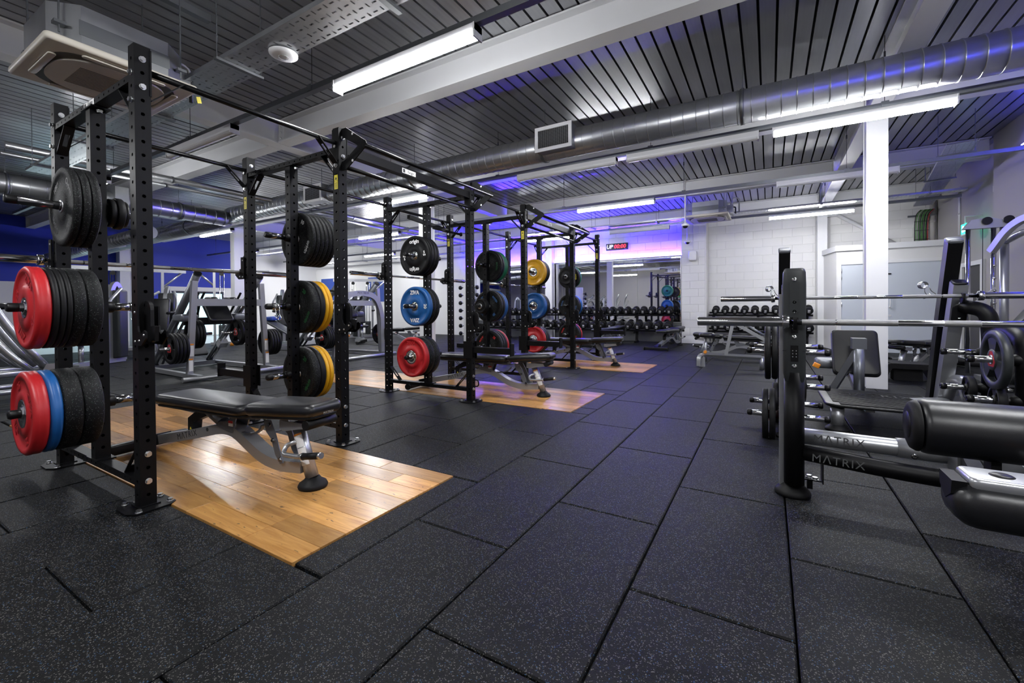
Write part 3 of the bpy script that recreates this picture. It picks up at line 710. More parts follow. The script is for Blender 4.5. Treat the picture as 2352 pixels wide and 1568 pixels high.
def footplate():
    b = MB(); a = .105; c = .03
    b.prism([(-a, -a+c), (-a+c, -a+c*.4), (-a+c*1.6, -a), (a-c*1.6, -a), (a-c, -a+c*.4), (a, -a+c), (a, a-c), (a-c, a), (-a+c, a), (-a, a-c)], (0, 0, 0), (1, 0, 0), (0, 1, 0), (0, 0, 1), .008)
    h = S/2; b.box(-h-.012, h+.012, -h-.012, h+.012, .008, .014); return b.mesh('foot_plate')
FPM = footplate()
gus = MB(); gus.prism([(0, -.17), (.012, -.17), (.17, -.012), (.17, 0), (.145, 0), (.118, -.028), (.118, -.028), (0, -.145)], (0, 0, 0), (1, 0, 0), (0, 0, 1), (0, 1, 0), .006)
def gusset_mesh():
    # slotted diagonal brace plate between a bar and a post, in the x-z plane, width along y
    b = MB(); w = .055; p0, p1 = Vector((0, 0, -.155)), Vector((.155, 0, 0)); d = (p1-p0).normalized(); nrm = Vector((d.z, 0, -d.x)); L = (p1-p0).length
    def seg(a, c, y0, y1):
        q = [p0+d*a+Vector((0, y0, 0)), p0+d*c+Vector((0, y0, 0)), p0+d*c+Vector((0, y1, 0)), p0+d*a+Vector((0, y1, 0))]
        b.add(q+[p+nrm*.006 for p in q], [(3, 2, 1, 0), (4, 5, 6, 7), (0, 1, 5, 4), (1, 2, 6, 5), (2, 3, 7, 6), (3, 0, 4, 7)])
    seg(0, L*.30, -w/2, w/2); seg(L*.72, L, -w/2, w/2); seg(L*.30, L*.72, -w/2, -w/2+.016); seg(L*.30, L*.72, w/2-.016, w/2)
    return b.mesh('gusset')
GSM = gusset_mesh()
def jcup_mesh():
    """sandwich J hook: side plates with a curved black cradle; opens upward, sticks out along +x"""
    b = MB(); pl = [(-.02, .10), (.03, .10), (.03, .0), (.04, -.03), (.06, -.045), (.08, -.035), (.105, -.02), (.125, -.03), (.125, -.06), (.07, -.10), (-.02, -.10)]
    for y in (-.048, .040): b.prism(pl, (0, y, 0), (1, 0, 0), (0, 0, 1), (0, 1, 0), .008)
    return b
def jcup(parent, p, d, flip=False):
    g = bpy.data.objects.new('j_cup', JCM); COL.objects.link(g); g.parent = parent; g.location = p; g.rotation_euler = (0, 0, 0 if d > 0 else pi)
    if not JCM.materials: JCM.materials.append(MATS['black_steel'])
    c = obj('liner', JLM, 'black_plastic', g)
    for x, z in ((0, .07), (.0, -.08), (.05, -.075), (.105, -.045)):
        for y, s in ((-.048, -1), (.048, 1)): obj('rivet', RVM, 'zinc', g, (x, y, z), (radians(90*(1 if s < 0 else -1)), 0, 0))
    return g
JCM = jcup_mesh().mesh('j_cup')
_b = MB(); _b.tube(fillet([(.012, 0, .09), (.035, 0, .09), (.035, 0, -.02), (.06, 0, -.052), (.09, 0, -.035), (.125, 0, -.04)], .03), 0, rect=(.076, .016), up=(0, 1, 0)); JLM = _b.mesh('liner')
RVM = MB().lathe((0, 0, 0), (0, 0, 1), [(.007, 0), (.006, .003), (0, .004)], 10).mesh('rivet')
def spotter(parent, p, d, L=.50):
    """safety arm sticking out along d (+x or -x) with an upturned end"""
    g = bpy.data.objects.new('spotter_arm', None)
    b = MB(); b.box(0, L, -.028, .028, -.035, .025); g = obj('spotter_arm', b, 'black_steel', parent, p, (0, 0, 0 if d > 0 else pi))
    b = MB(); b.box(L-.012, L+.004, -.034, .034, -.05, .075); b.cyl((L-.004, -.034, .075), (L-.004, .034, .075), .008, 10); obj('end_stop', b, 'black_steel', g)
    b = MB(); b.box(-.10, .02, -.045, -.037, -.10, .09); b.box(-.10, .02, .037, .045, -.10, .09); obj('bracket_cheek', b, 'black_steel', g)
    obj('top_liner', MB().box(.02, L-.014, -.026, .026, .0252, .031), 'black_plastic', g)
    return g
def bolts(parent, pts, d):
    r = Vector((0, 0, 1)).rotation_difference(Vector(d)).to_euler()
    for p in pts: obj('bolt', boltm, 'zinc', parent, p, r)
F, BK, E = .6303, -.6303, .6175
PEGZ = (1.63, 1.055, .485)
def peg_mesh(L):
    b = MB(); b.cyl((0, 0, 0), (0, L, 0), .0125*1.9, 20); return b
PEGM = MB().cyl((0, 0, 0), (0, .305, 0), .0235, 20).mesh('storage_peg')
PCAP = MB().lathe((0, .305, 0), (0, 1, 0), [(.0242, -.014), (.0242, .022), (.020, .030), (.010, .031), (.0, .028)], 20).mesh('peg_cap')
PEGS = MB().cyl((0, 0, 0), (0, .165, 0), .0235, 20).mesh('storage_peg')
PCAPS = MB().lathe((0, .165, 0), (0, 1, 0), [(.0242, -.014), (.0242, .022), (.020, .030), (.010, .031), (.0, .028)], 20).mesh('peg_cap')
PCOL = MB().lathe((0, 0, 0), (0, 1, 0), [(.034, 0), (.034, .028), (.0235, .034)], 20).mesh('peg_collar')
def rack(yc, label, near=True, arms=(), jz=.955, bz=1.40):
    t = thing('power_rack', label, 'power rack', (-3.4722, yc, 0), group='power racks')
    for e in (-1, 1):
        y = e*E
        for x in (F, BK):
            u = obj('upright', UPM, 'black_steel', t, (x, y, 0))
            fp = obj('foot_plate', FPM, 'black_steel', t, (x, y, 0.001))
            for a, c in ((-.085, -.06), (.085, -.06), (.06, .085), (-.06, .085)): obj('anchor_bolt', boltm, 'zinc', fp, (a, c, .008))
            bolts(t, [(x+S/2, y, 2.339), (x+S/2, y, 2.197), (x+S/2, y, .281), (x+S/2, y, .139)] if x == F else [(x+S/2, y, 2.339), (x+S/2, y, .139)], (1, 0, 0))
            bolts(t, [(x, y-S/2, 2.268), (x, y-S/2, 2.126)] if x == F else [(x, y-S/2, 2.268), (x, y-S/2, 2.126)], (0, -1, 0))
        for z, nm in ((2.251, 'top_crossbar'), (.131, 'bottom_crossbar')):
            obj(nm, CRM, 'black_steel', t, (BK+S/2, y, z), (0, pi/2, 0))
        mp = obj('storage_post', MIDM, 'black_steel', t, (.012, y, .15))
        b = MB(); b.box(-.085, .085, -.045, .045, 0, .008); fl = obj('post_flange', b, 'black_steel', t, (.012, y, .150)); fl2 = dup(fl, (.012, y, 2.223), parent=t)
        bolts(t, [(.075, y, 2.214), (-.05, y, 2.214)], (0, 0, -1))
        for z in PEGZ:
            for s, ln in ((-1, 1), (1, 1)):
                r = (0, 0, 0) if s > 0 else (0, 0, pi)
                ins = s != e
                pg = obj('storage_peg', PEGS if ins else PEGM, 'chrome_dark', t, (.012, y+s*S/2, z), r)
                obj('peg_cap', PCAPS if ins else PCAP, 'black_plastic', pg); obj('peg_collar', PCOL, 'black_steel', pg)
        # slotted gussets under the top crossbar and above the bottom one
        for x, d in ((F-S/2, -1), (BK+S/2, 1)):
            obj('gusset', GSM, 'black_steel', t, (x, y, 2.232), (0, 0, 0 if d > 0 else pi))
            g = obj('gusset', GSM, 'black_steel', t, (x, y, .15), (pi, 0, 0 if d > 0 else pi))
    for x in (F, BK):
        pb = obj('pull_up_bar', MB().cyl((x, -E+S/2, 2.295), (x, E-S/2, 2.295), .0165, 16), 'black_gloss', t)
        for e in (-1, 1):
            b = MB(); b.box(x-.038, x+.038, e*(E-S/2)-.004, e*(E-S/2)+.004, 2.16, 2.40); obj('bar_plate', b, 'black_steel', pb)
            obj('gusset', GSM, 'black_steel', pb, (x, e*(E-S/2-.004), 2.300), (0, 0, -e*pi/2))
    for e in (-1, 1):
        jcup(t, (F+S/2+.002, e*E, jz), 1)
        jcup(t, (BK-S/2-.002, e*E, bz+.035), -1)
    for x, y, z, d in arms: spotter(t, (x+d*S/2, y, z), d)
    # caution label
    for x in (F, BK):
        lb = obj('caution_label', MB().box(-.020, .020, -.0012, 0, -.054, .054), 'sticker_yellow', t, (x, E-S/2, 2.0)); lb['label'] = 'yellow caution sticker'
        b = MB(); b.prism([(-.012, .018), (.012, .018), (0, .042)], (0, -.0017, 0), (1, 0, 0), (0, 0, 1), (0, 1, 0), .0004); obj('warning_triangle', b, 'ink_dark', lb)
        b = MB()
        for i in range(5): b.box(-.014, .014, -.0016, -.0012, -.044+i*.009, -.041+i*.009)
        obj('fine_print', b, 'ink_dark', lb)['kind'] = 'stuff'
        text('CAUTION', .0075, 'ink_dark', lb, (0, -.0014, .008), (1, 0, 0), (0, -1, 0), ext=.0002)
    return t
RY = (1.6017, 4.5175, 7.425)
R1 = rack(RY[0], 'black power rack nearest the camera, with red and blue plates on its left end', arms=((BK, E, .43, -1), (BK, -E, .43, -1)), bz=1.375)
R2 = rack(RY[1], 'black power rack in the middle of the row, with the white lettered blue disc', arms=((F, -E, .575, 1), (F, E, .555, 1)), jz=.86, bz=1.45)
R3 = rack(RY[2], 'black power rack furthest from the camera, with the yellow discs', arms=((F, E, .55, 1),), jz=.86, bz=1.45)
# extra j-cup on the near upright (holder pad facing the aisle)
def exigo(parent, loc, xa, za, w=.16, h=.034):
    r = orient(xa, za); s = obj('maker_sticker', MB().box(-w/2, w/2, -h/2, h/2, 0, .0006), 'paper', parent, loc, r)
    obj('logo_block', MB().box(-w/2+.008, -w/2+.036, -h/2+.005, h/2-.005, .0006, .001), 'ink_dark', s)
    text('Exigo', .036, 'ink_dark', s, (.022, 0, .001), (1, 0, 0), (0, 0, 1), ext=.0002, bold=.0006)
exigo(R1, (.02, -E-.0315, 2.251), (1, 0, 0), (0, -1, 0))
def bridge(t, y0, y1):
    """monkey-bar bridge from this rack's far end to the next rack, local y"""
    L = y1-y0
    bm = obj('bridge_beam', BRM, 'black_steel', t, (F, y0, 2.262), (-pi/2, 0, 0))
    exigo(t, (F+S/2+.0005, y0+L*.42, 2.262), (0, 1, 0), (1, 0, 0), .17, .042)
    obj('monkey_bar', MB().cyl((F+S/2+.25, y0-.05, 2.232), (F+S/2+.25, y1+.05, 2.232), .0165, 16), 'black_gloss', t)
    obj('monkey_bar', MB().cyl((F+S/2+.03, y0-.02, 2.112), (F+S/2+.03, y1+.02, 2.112), .0165, 16), 'black_gloss', t)
    obj('monkey_bar', MB().cyl((BK, y0, 2.31), (BK, y1, 2.31), .0165, 16), 'black_gloss', t)
    for y in (y0-.044, y1+.036):
        b = MB(); w = .045; x0 = F+S/2
        b.prism([(0, .16), (.05, .16), (.262, .022), (.272, .0), (.262, -.022), (.05, -.155), (0, -.155), (0, -.09), (.03, -.085), (.175, -.003), (.175, .003), (.03, .085), (0, .09)], (x0, y, 2.245), (1, 0, 0), (0, 0, 1), (0, 1, 0), .008)
        br = obj('triangle_bracket', b, 'black_steel', t)
        for zz, xx in ((2.245+.10, .12), (2.245-.10, .12)): obj('bracket_hole', MB().cyl((x0+xx, y-.0005, zz), (x0+xx, y+.0085, zz), .010, 12), 'white_steel', br)
    b = MB(); b.box(F-.04, F+.04, y0, y0+.006, 2.14, 2.40); obj('bar_plate', b, 'black_steel', t)
    b = MB(); b.box(F-.04, F+.04, y1-.006, y1, 2.14, 2.40); obj('bar_plate', b, 'black_steel', t)
for t, yc, yn in ((R1, RY[0], RY[1]), (R2, RY[1], RY[2])): bridge(t, E+S/2, (yn-yc)-E-S/2)
# band peg loop on the middle rack
b = MB(); b.tube(fillet([(F+S/2, -E+.0, .24), (F+S/2+.07, -E+.0, .24), (F+S/2+.07, -E+.0, .17), (F+S/2, -E+.0, .17)], .035), .007, 8); obj('band_hook', b, 'black_steel', R2)
b = MB(); b.bar((BK, -.25, 2.24), (BK, .55, 2.17), .05, .05); obj('dip_attachment', b, 'black_steel', R2)
b = MB(); b.cyl((BK+.02, .2, 2.16), (BK+.30, .48, 2.08), .016, 10); b.lathe((BK+.29, .47, 2.083), (1, 1, -.25), [(0, 0), (.025, .005), (.03, .02), (.02, .04), (0, .045)], 12); obj('dip_handle', b, 'black_gloss', R2)
# ================================================================== LIFTING PLATFORMS
for (xa, xb, ya, yb), lb in zip(PLATS, ('scuffed oak lifting platform under the nearest power rack', 'oak lifting platform under the middle power rack', 'oak lifting platform under the furthest power rack')):
    t = thing('lifting_platform', lb, 'platform', ((xa+xb)/2, (ya+yb)/2, -.03), group='oak lifting platforms')
    W, L = yb-ya, xb-xa
    obj('backing_board', MB().box(-L/2, L/2, -W/2, W/2, 0, .012), 'floor_base', t)
    nr = 8; pw = W/nr; rng = random.Random(int(ya*100))
    for i in range(nr):
        x = -L/2
        y = -W/2+i*pw
        first = True
        while x < L/2-.01:
            ln = rng.uniform(.15, .7) if first else rng.uniform(.45, .95); first = False
            x2 = x+ln
            if L/2-x2 < .25: x2 = L/2
            b = MB(); g = .0008; w2, l2 = pw/2-g, (x2-x)/2-g; e = .0012; zt = .0335+rng.uniform(0, .0012)
            v = [(-l2, -w2, .012), (l2, -w2, .012), (l2, w2, .012), (-l2, w2, .012), (-l2, -w2, zt-e), (l2, -w2, zt-e), (l2, w2, zt-e), (-l2, w2, zt-e), (-l2+e, -w2+e, zt), (l2-e, -w2+e, zt), (l2-e, w2-e, zt), (-l2+e, w2-e, zt)]
            b.add(v, [(0, 1, 5, 4), (1, 2, 6, 5), (2, 3, 7, 6), (3, 0, 4, 7), (4, 5, 9, 8), (5, 6, 10, 9), (6, 7, 11, 10), (7, 4, 8, 11), (8, 9, 10, 11)])
            obj('plank', b, 'oak', t, ((x+x2)/2, y+pw/2, 0)); x = x2
# ================================================================== WEIGHT PLATES
PR = .225
_pm = {}
def plate_mesh(kind, th, r=PR, hr=.075):
    k = (kind, th, r, hr)
    if k in _pm: return _pm[k]
    h = th/2; b = MB(); n = 56 if r > .2 else 36
    if kind == 'ziva':        # raised rim, dished web, raised hub boss
        pr = [(hr, -h+.006), (hr+.007, -h+.002), (.118, -h+.002), (.122, -h+.009), (.188, -h+.009), (.193, -h+.001), (.212, -h), (.225, -h+.010), (.225, -h*.25), (.2235, 0), (.225, h*.25), (.225, h-.010), (.212, h), (.193, h-.001), (.188, h-.009), (.122, h-.009), (.118, h-.002), (hr+.007, h-.002), (hr, h-.006)]
    elif kind == 'crumb':
        pr = [(.026, -h+.001), (.085, -h+.001), (.090, -h+.005), (.178, -h+.005), (.183, -h), (.215, -h), (.225, -h+.008), (.225, h-.008), (.215, h), (.183, h), (.178, h-.005), (.090, h-.005), (.085, h-.001), (.026, h-.001)]
    elif kind == 'thin':
        pr = [(.05, -h+.002), (.09, -h+.002), (.095, -h+.006), (.20, -h+.006), (.205, -h), (.218, -h), (.225, -h+.005), (.225, h-.005), (.218, h), (.205, h), (.2, h-.006), (.095, h-.006), (.09, h-.002), (.05, h-.002)]
    else:                     # small iron/rubber disc scaled by r
        pr = [(.026, -h), (.3*r+.02, -h), (.3*r+.024, -h+.004), (.86*r, -h+.004), (.9*r, -h), (.96*r, -h), (r, -h+.005), (r, h-.005), (.96*r, h), (.9*r, h), (.86*r, h-.004), (.3*r+.024, h-.004), (.3*r+.02, h), (.026, h)]
    if kind in ('ziva', 'crumb', 'thin') and r != PR: pr = [(a*r/PR, z) for a, z in pr]
    b.lathe((0, 0, 0), (0, 1, 0), pr, n)
    _pm[k] = b.mesh('disc'); return _pm[k]
_hm = {}
def hub_mesh(r, th, bore=.026):
    k = (r, th)
    if k not in _hm:
        h = th/2; b = MB(); b.lathe((0, 0, 0), (0, 1, 0), [(bore, -h-.002), (bore+.010, -h-.002), (bore+.013, -h+.004), (r*.82, -h+.007), (r, -h+.001), (r, h-.001), (r*.82, h-.007), (bore+.013, h-.004), (bore+.010, h+.002), (bore, h+.002), (bore, -h-.002)], 36); _hm[k] = b.mesh('steel_hub')
    return _hm[k]
def ring_text(parent, s, rad, size, m, th, ang, front=-1, bold=.0016):
    """lettering on the plate face, reading around the rim; ang = clock angle from top"""
    a = radians(ang); x = rad*sin(a); z = rad*cos(a); zd = (0, front, 0)
    xa = (cos(a)*(-front), 0, -sin(a)*(-front)) if front < 0 else (-cos(a), 0, sin(a))
    if front > 0: x = x
    text(s, size, m, parent, (x, front*(th/2-.006)+front*.0008, z), xa, zd, bold=bold)
def plate(kind, m, th, loc, label, rot=0, marks=(), hub=None, r=PR, cat='weight plate', group='weight plates on the racks', axis=None):
    t = thing('weight_plate', label, cat, loc, 0, group)
    if axis: t.rotation_euler = axis
    t.rotation_euler.rotate_axis('Y', radians(rot))
    obj('disc', plate_mesh(kind, th, r, (hub or .03) if kind == 'ziva' else .075), m, t)
    if hub: obj('steel_hub', hub_mesh(hub, th), 'chrome' if hub > .03 else 'zinc', t)
    for s, rad, size, mm, ang, front in marks: ring_text(t, s, rad, size, mm, th, ang, front)
    return t
PX = -3.4722+.012
def stack(yface, d, z, items):
    """items from the post outwards; d=-1 towards the camera"""
    y = yface+d*.036
    for it in items:
        kind, m, th, label = it[:4]; kw = it[4] if len(it) > 4 else {}
        y += d*(th/2+.001)
        kw = dict(kw); r = kw.get('r', PR); sag = .0235-.0258
        plate(kind, m, th, (PX, y, z+sag), label, **kw); y += d*(th/2)
ZM = lambda w, m: [('ZIVA', .155, .062, m, 0, -1), ('ZIVA', .155, .062, m, 180, -1), (w, .155, .054, m, 90, -1), (w, .155, .054, m, 270, -1)]
OM = lambda w, m, f: [('origin', .155, .050, m, 0, f), ('origin', .155, .050, m, 180, f), (w, .155, .045, m, 90, f), (w, .155, .045, m, 270, f)]
YN = [RY[0]-E-S/2, RY[1]-E-S/2, RY[2]-E-S/2]; YFR = [RY[0]+E+S/2, RY[1]+E+S/2, RY[2]+E+S/2]
c = 'crumb'
stack(YN[0]+.032, -1, PEGZ[0], [(c, c, .040, 'black crumb rubber disc innermost on the nearest rack, top left peg', dict(rot=40)), (c, c, .038, 'black crumb rubber disc in the middle of three, nearest rack, top left peg', dict(rot=200)), (c, c, .036, 'black crumb rubber disc with raised lettering, outermost on the nearest rack, top left peg', dict(rot=15, hub=.03, marks=[('Origin', .15, .05, 'ink_dark', 35, -1), ('10kg', .15, .045, 'ink_dark', 125, -1), ('Origin', .15, .05, 'ink_dark', 215, -1), ('10kg', .15, .045, 'ink_dark', 305, -1)]))])
stack(YN[0]+.033, -1, PEGZ[1], [(c, c, .066, 'thick black crumb rubber disc nearest the post, nearest rack, middle left peg'), (c, c, .058, 'thick black crumb rubber disc second from the post, nearest rack, middle left peg', dict(rot=60)), ('thin', 'black_rubber', .023, 'thin smooth black disc third from the post, nearest rack, middle left peg'), ('thin', 'black_rubber', .025, 'thin smooth black disc fourth from the post, nearest rack, middle left peg'), ('thin', 'black_rubber', .027, 'thin smooth black disc behind the red one, nearest rack, middle left peg'), ('ziva', 'red', .064, 'red bumper disc with raised lettering, nearest rack, middle left peg', dict(rot=28, hub=.055, marks=ZM('25', 'red')))])
stack(YN[0]+.03, -1, PEGZ[2], [(c, c, .083, 'very thick black crumb rubber disc nearest the post, nearest rack, bottom left peg'), (c, c, .080, 'thick black crumb rubber disc behind the blue one, nearest rack, bottom left peg', dict(rot=80)), ('ziva', 'blue', .050, 'blue bumper disc between red and black, nearest rack, bottom left peg', dict(hub=.075)), ('ziva', 'red', .064, 'red bumper disc with wide steel hub, nearest rack, bottom left peg', dict(rot=65, hub=.075, marks=ZM('25', 'red')))])
stack(YFR[0]-.034, 1, PEGZ[0], [(c, c, .038, 'black crumb disc %s of six from the post, nearest rack, top right peg' % w, dict(rot=-60 if i == 0 else i*50, hub=.03 if i == 0 else None, marks=OM('10', 'ink_grey', -1) if i == 0 else ())) for i, w in enumerate(('one', 'two', 'three', 'four', 'five', 'six'))])
for z, w in ((PEGZ[1], 'middle'), (PEGZ[2], 'bottom')):
    stack(YFR[0]-.034, 1, z, [(c, c, .068, 'thick black disc with green lettering, nearest rack, %s right peg' % w, dict(rot=125, hub=.03, marks=OM('20', 'ink_green', -1))), (c, 'black_rubber', .050, 'smooth black disc between thick black and yellow, nearest rack, %s right peg' % w), ('ziva', 'yellow', .036, 'yellow disc next to the black ones, nearest rack, %s right peg' % w), ('ziva', 'yellow', .040, 'outermost yellow disc, nearest rack, %s right peg' % w)])
# middle rack, near end (faces the camera)
stack(YN[1]+.034, -1, PEGZ[0], [(c, 'black_rubber', .050, 'black bumper disc nearest the post, middle rack, top left peg'), (c, 'black_rubber', .050, 'black bumper disc second from the post, middle rack, top left peg'), (c, 'black_rubber', .045, 'black bumper disc third from the post, middle rack, top left peg'), ('ziva', 'black_rubber', .036, 'black bumper disc with white origin lettering and 5 kg mark, middle rack, top left peg', dict(hub=.05, rot=0, marks=[('origin', .158, .062, 'ink_white', 0, -1), ('origin', .158, .062, 'ink_white', 180, -1), ('5', .150, .05, 'ink_white', 90, -1), ('KG', .150, .02, 'ink_white', 78, -1), ('5', .150, .05, 'ink_white', 270, -1), ('KG', .150, .02, 'ink_white', 258, -1)]))])
stack(YN[1]+.034, -1, PEGZ[1], [(c, c, .060, 'black crumb disc nearest the post, middle rack, middle left peg'), (c, c, .056, 'black crumb disc behind the blue one, middle rack, middle left peg'), ('ziva', 'blue', .066, 'blue bumper disc with white ZIVA 20 lettering, middle rack, middle left peg', dict(hub=.05, marks=ZM('20', 'ink_white')))])
stack(YN[1]+.034, -1, PEGZ[2], [(c, c, .090, 'thick black crumb disc nearest the post, middle rack, bottom left peg'), (c, c, .088, 'thick black crumb disc behind the red one, middle rack, bottom left peg'), ('ziva', 'red', .068, 'red bumper disc with raised ZIVA 25 lettering, middle rack, bottom left peg', dict(hub=.075, marks=ZM('25', 'red')))])
# middle rack, far end
stack(YFR[1]-.034, 1, PEGZ[0], [(c, c, .055, 'black crumb disc with green lettering, middle rack, top right peg', dict(rot=95, hub=.028, marks=OM('10', 'ink_green', -1))), (c, c, .055, 'black crumb disc second from the post, middle rack, top right peg'), ('ziva', 'green', .03, 'green bumper disc third from the post, middle rack, top right peg'), ('ziva', 'green', .03, 'green bumper disc fourth from the post, middle rack, top right peg'), ('ziva', 'green', .03, 'outermost green bumper disc, middle rack, top right peg')])
stack(YFR[1]-.034, 1, PEGZ[1], [(c, c, .060, 'black crumb disc with blue lettering, middle rack, middle right peg', dict(rot=50, hub=.028, marks=OM('20', 'ink_blue', -1))), (c, c, .060, 'black crumb disc second from the post, middle rack, middle right peg'), ('ziva', 'blue', .040, 'inner blue bumper disc, middle rack, middle right peg'), ('ziva', 'blue', .04, 'outermost blue bumper disc, middle rack, middle right peg')])
stack(YFR[1]-.034, 1, PEGZ[2], [(c, c, .060, 'black crumb disc with red lettering, middle rack, bottom right peg', dict(rot=-50, hub=.028, marks=OM('25', 'ink_red', -1))), (c, c, .060, 'black crumb disc behind the red lettered one, middle rack, bottom right peg'), (c, c, .05, 'black crumb disc before the red one, middle rack, bottom right peg'), ('ziva', 'red', .05, 'red bumper disc outermost, middle rack, bottom right peg')])
# furthest rack
stack(YN[2]+.034, -1, PEGZ[0], [(c, 'black_rubber', .070, 'black bumper disc nearest the post, furthest rack, top left peg'), (c, 'black_rubber', .050, 'black bumper disc behind the yellow ones, furthest rack, top left peg'), ('ziva', 'yellow', .04, 'inner yellow bumper disc, furthest rack, top left peg'), ('ziva', 'yellow', .045, 'front yellow bumper disc with chrome hub, furthest rack, top left peg', dict(hub=.075, marks=ZM('15', 'yellow')))])
stack(YN[2]+.034, -1, PEGZ[1], [(c, 'black_rubber', .060, 'black bumper disc nearest the post, furthest rack, middle left peg'), (c, 'black_rubber', .050, 'black bumper disc second from the post, furthest rack, middle left peg'), ('ziva', 'blue', .04, 'inner blue bumper disc, furthest rack, middle left peg'), ('ziva', 'blue', .05, 'front blue bumper disc with chrome hub, furthest rack, middle left peg', dict(hub=.075, marks=ZM('20', 'blue')))])
stack(YN[2]+.034, -1, PEGZ[2], [(c, 'black_rubber', .080, 'black bumper disc nearest the post, furthest rack, bottom left peg'), (c, 'black_rubber', .08, 'black bumper disc behind the red one, furthest rack, bottom left peg'), ('ziva', 'red', .06, 'red bumper disc with chrome hub, furthest rack, bottom left peg', dict(hub=.075, marks=ZM('25', 'red')))])
stack(YFR[2]-.034, 1, PEGZ[0], [(c, 'black_rubber', .050, 'black disc with yellow lettering, furthest rack, top right peg', dict(rot=70, marks=[('origin', .155, .05, 'sticker_yellow', 20, -1)])), (c, c, .05, 'black crumb disc, furthest rack, top right peg'), ('ziva', 'green', .04, 'green bumper disc, furthest rack, top right peg')])
stack(YFR[2]-.034, 1, PEGZ[1], [(c, c, .055, 'black crumb disc with blue lettering, furthest rack, middle right peg', dict(rot=110, marks=OM('20', 'ink_blue', -1))), (c, c, .055, 'black crumb disc second from the post, furthest rack, middle right peg'), ('ziva', 'blue', .045, 'inner blue bumper disc, furthest rack, middle right peg'), ('ziva', 'blue', .045, 'outermost blue bumper disc, furthest rack, middle right peg')])
stack(YFR[2]-.034, 1, PEGZ[2], [(c, c, .06, 'black crumb disc with red lettering, furthest rack, bottom right peg', dict(rot=-60, marks=OM('25', 'ink_red', -1))), (c, c, .06, 'black crumb disc second from the post, furthest rack, bottom right peg'), ('ziva', 'red', .05, 'red bumper disc outermost, furthest rack, bottom right peg')])
# small change plates on inner pegs
sm = dict(r=.085, hub=.03)
stack(YN[0]+S-.03, 1, PEGZ[0], [('small', 'black_rubber', .030, 'small black change plate by the post, inner top peg, nearest rack', dict(r=.085)), ('small', 'black_rubber', .036, 'larger small black plate in the middle of the inner top peg, nearest rack', dict(r=.095)), ('small', 'black_plastic', .02, 'outermost small worn black change plate on the inner top peg, nearest rack', dict(r=.082))])
stack(YFR[1]-S, -1, PEGZ[1], [('small', 'black_rubber', .03, 'small black change plate next to the post on the inner peg of the middle rack', dict(r=.105)), ('small', 'black_rubber', .03, 'small black change plate in the middle of the inner peg, middle rack', dict(r=.10)), ('small', 'black_rubber', .03, 'small black change plate with red mark on the inner peg, middle rack', dict(r=.095, hub=.03, marks=[('origin', .06, .03, 'ink_red', 0, -1), ('5', .06, .03, 'ink_red', 130, -1)]))])
stack(YFR[2]-S, -1, PEGZ[0], [('small', 'black_rubber', .03, 'black grip change plate marked 8 on the inner top peg of the furthest rack', dict(r=.15, hub=.03, marks=[('origin', .09, .04, 'ink_white', 0, -1), ('8', .09, .04, 'ink_white', 180, -1)]))])
# ================================================================== BARBELLS
def barbell(loc, label, axis='y', knurl=True, group='barbells'):
    """built along local x, 2.2 m"""
    t = thing('barbell', label, 'barbell', loc, pi/2 if axis == 'y' else 0, group)
    obj('shaft', MB().cyl((-.66, 0, 0), (.66, 0, 0), .0142, 20), 'chrome', t)
    for a, c2 in ((-.60, -.46), (-.452, -.22), (-.06, .06), (.22, .452), (.46, .60)):
        obj('knurled_grip', MB().lathe((a, 0, 0), (1, 0, 0), [(.0142, 0), (.0147, .001), (.0147, c2-a-.001), (.0142, c2-a)], 20), 'knurl', t)
    for s in (-1, 1):
        sl = obj('sleeve', MB().lathe((s*.685, 0, 0), (s, 0, 0), [(.0245, 0), (.0245, .0), (.0245, .413), (.0235, .415), (.010, .415), (.009, .411), (0, .411)], 28), 'chrome', t)
        obj('collar', MB().lathe((s*.655, 0, 0), (s, 0, 0), [(.018, 0), (.035, 0), (.036, .002), (.036, .028), (.035, .03), (.0245, .03)], 28), 'chrome', sl)
        obj('end_cap', MB().cyl((s*1.0955, 0, 0), (s*1.0975, 0, 0), .009, 14), 'black_plastic', sl)
    return t
XBB = -3.4722+BK-S/2-.062
barbell((XBB, RY[0]-.03, 1.375), 'long steel barbell resting on the back of the nearest rack')
barbell((XBB, RY[1]-.01, 1.45), 'long steel barbell resting on the back of the middle rack')
barbell((XBB, RY[2]-.01, 1.45), 'long steel barbell resting on the back of the furthest rack')
def clip(loc, label, rz=0, axis='y'):
    t = thing('spring_collar', label, 'collar', loc, rz)
    b = MB(); pts = [(.028*cos(a), -.02+.04*a/(2*pi*4), .028*sin(a)) for a in [2*pi*4*i/64 for i in range(65)]]; b.tube(pts, .0032, 6); obj('coil', b, 'chrome', t)
    b = MB(); b.tube(fillet([(.028, .02, 0), (.03, .02, -.06), (.06, .02, -.10), (.02, .02, -.115), (.0, .02, -.08)], .012), .0032, 6); obj('grip_loop', b, 'chrome', t)
    b = MB(); b.tube(fillet([(.028, -.02, 0), (.05, -.02, -.05), (.09, -.02, -.08), (.055, -.02, -.10), (.035, -.02, -.07)], .012), .0032, 6); obj('grip_loop', b, 'chrome', t)
    return t
clip((PX, YN[0]+S+.13, PEGZ[1]), 'chrome spring collar on the inner middle peg of the nearest rack, left end')
clip((PX, YFR[0]-S-.12, PEGZ[1]), 'chrome spring collar on the inner middle peg of the nearest rack, right end')
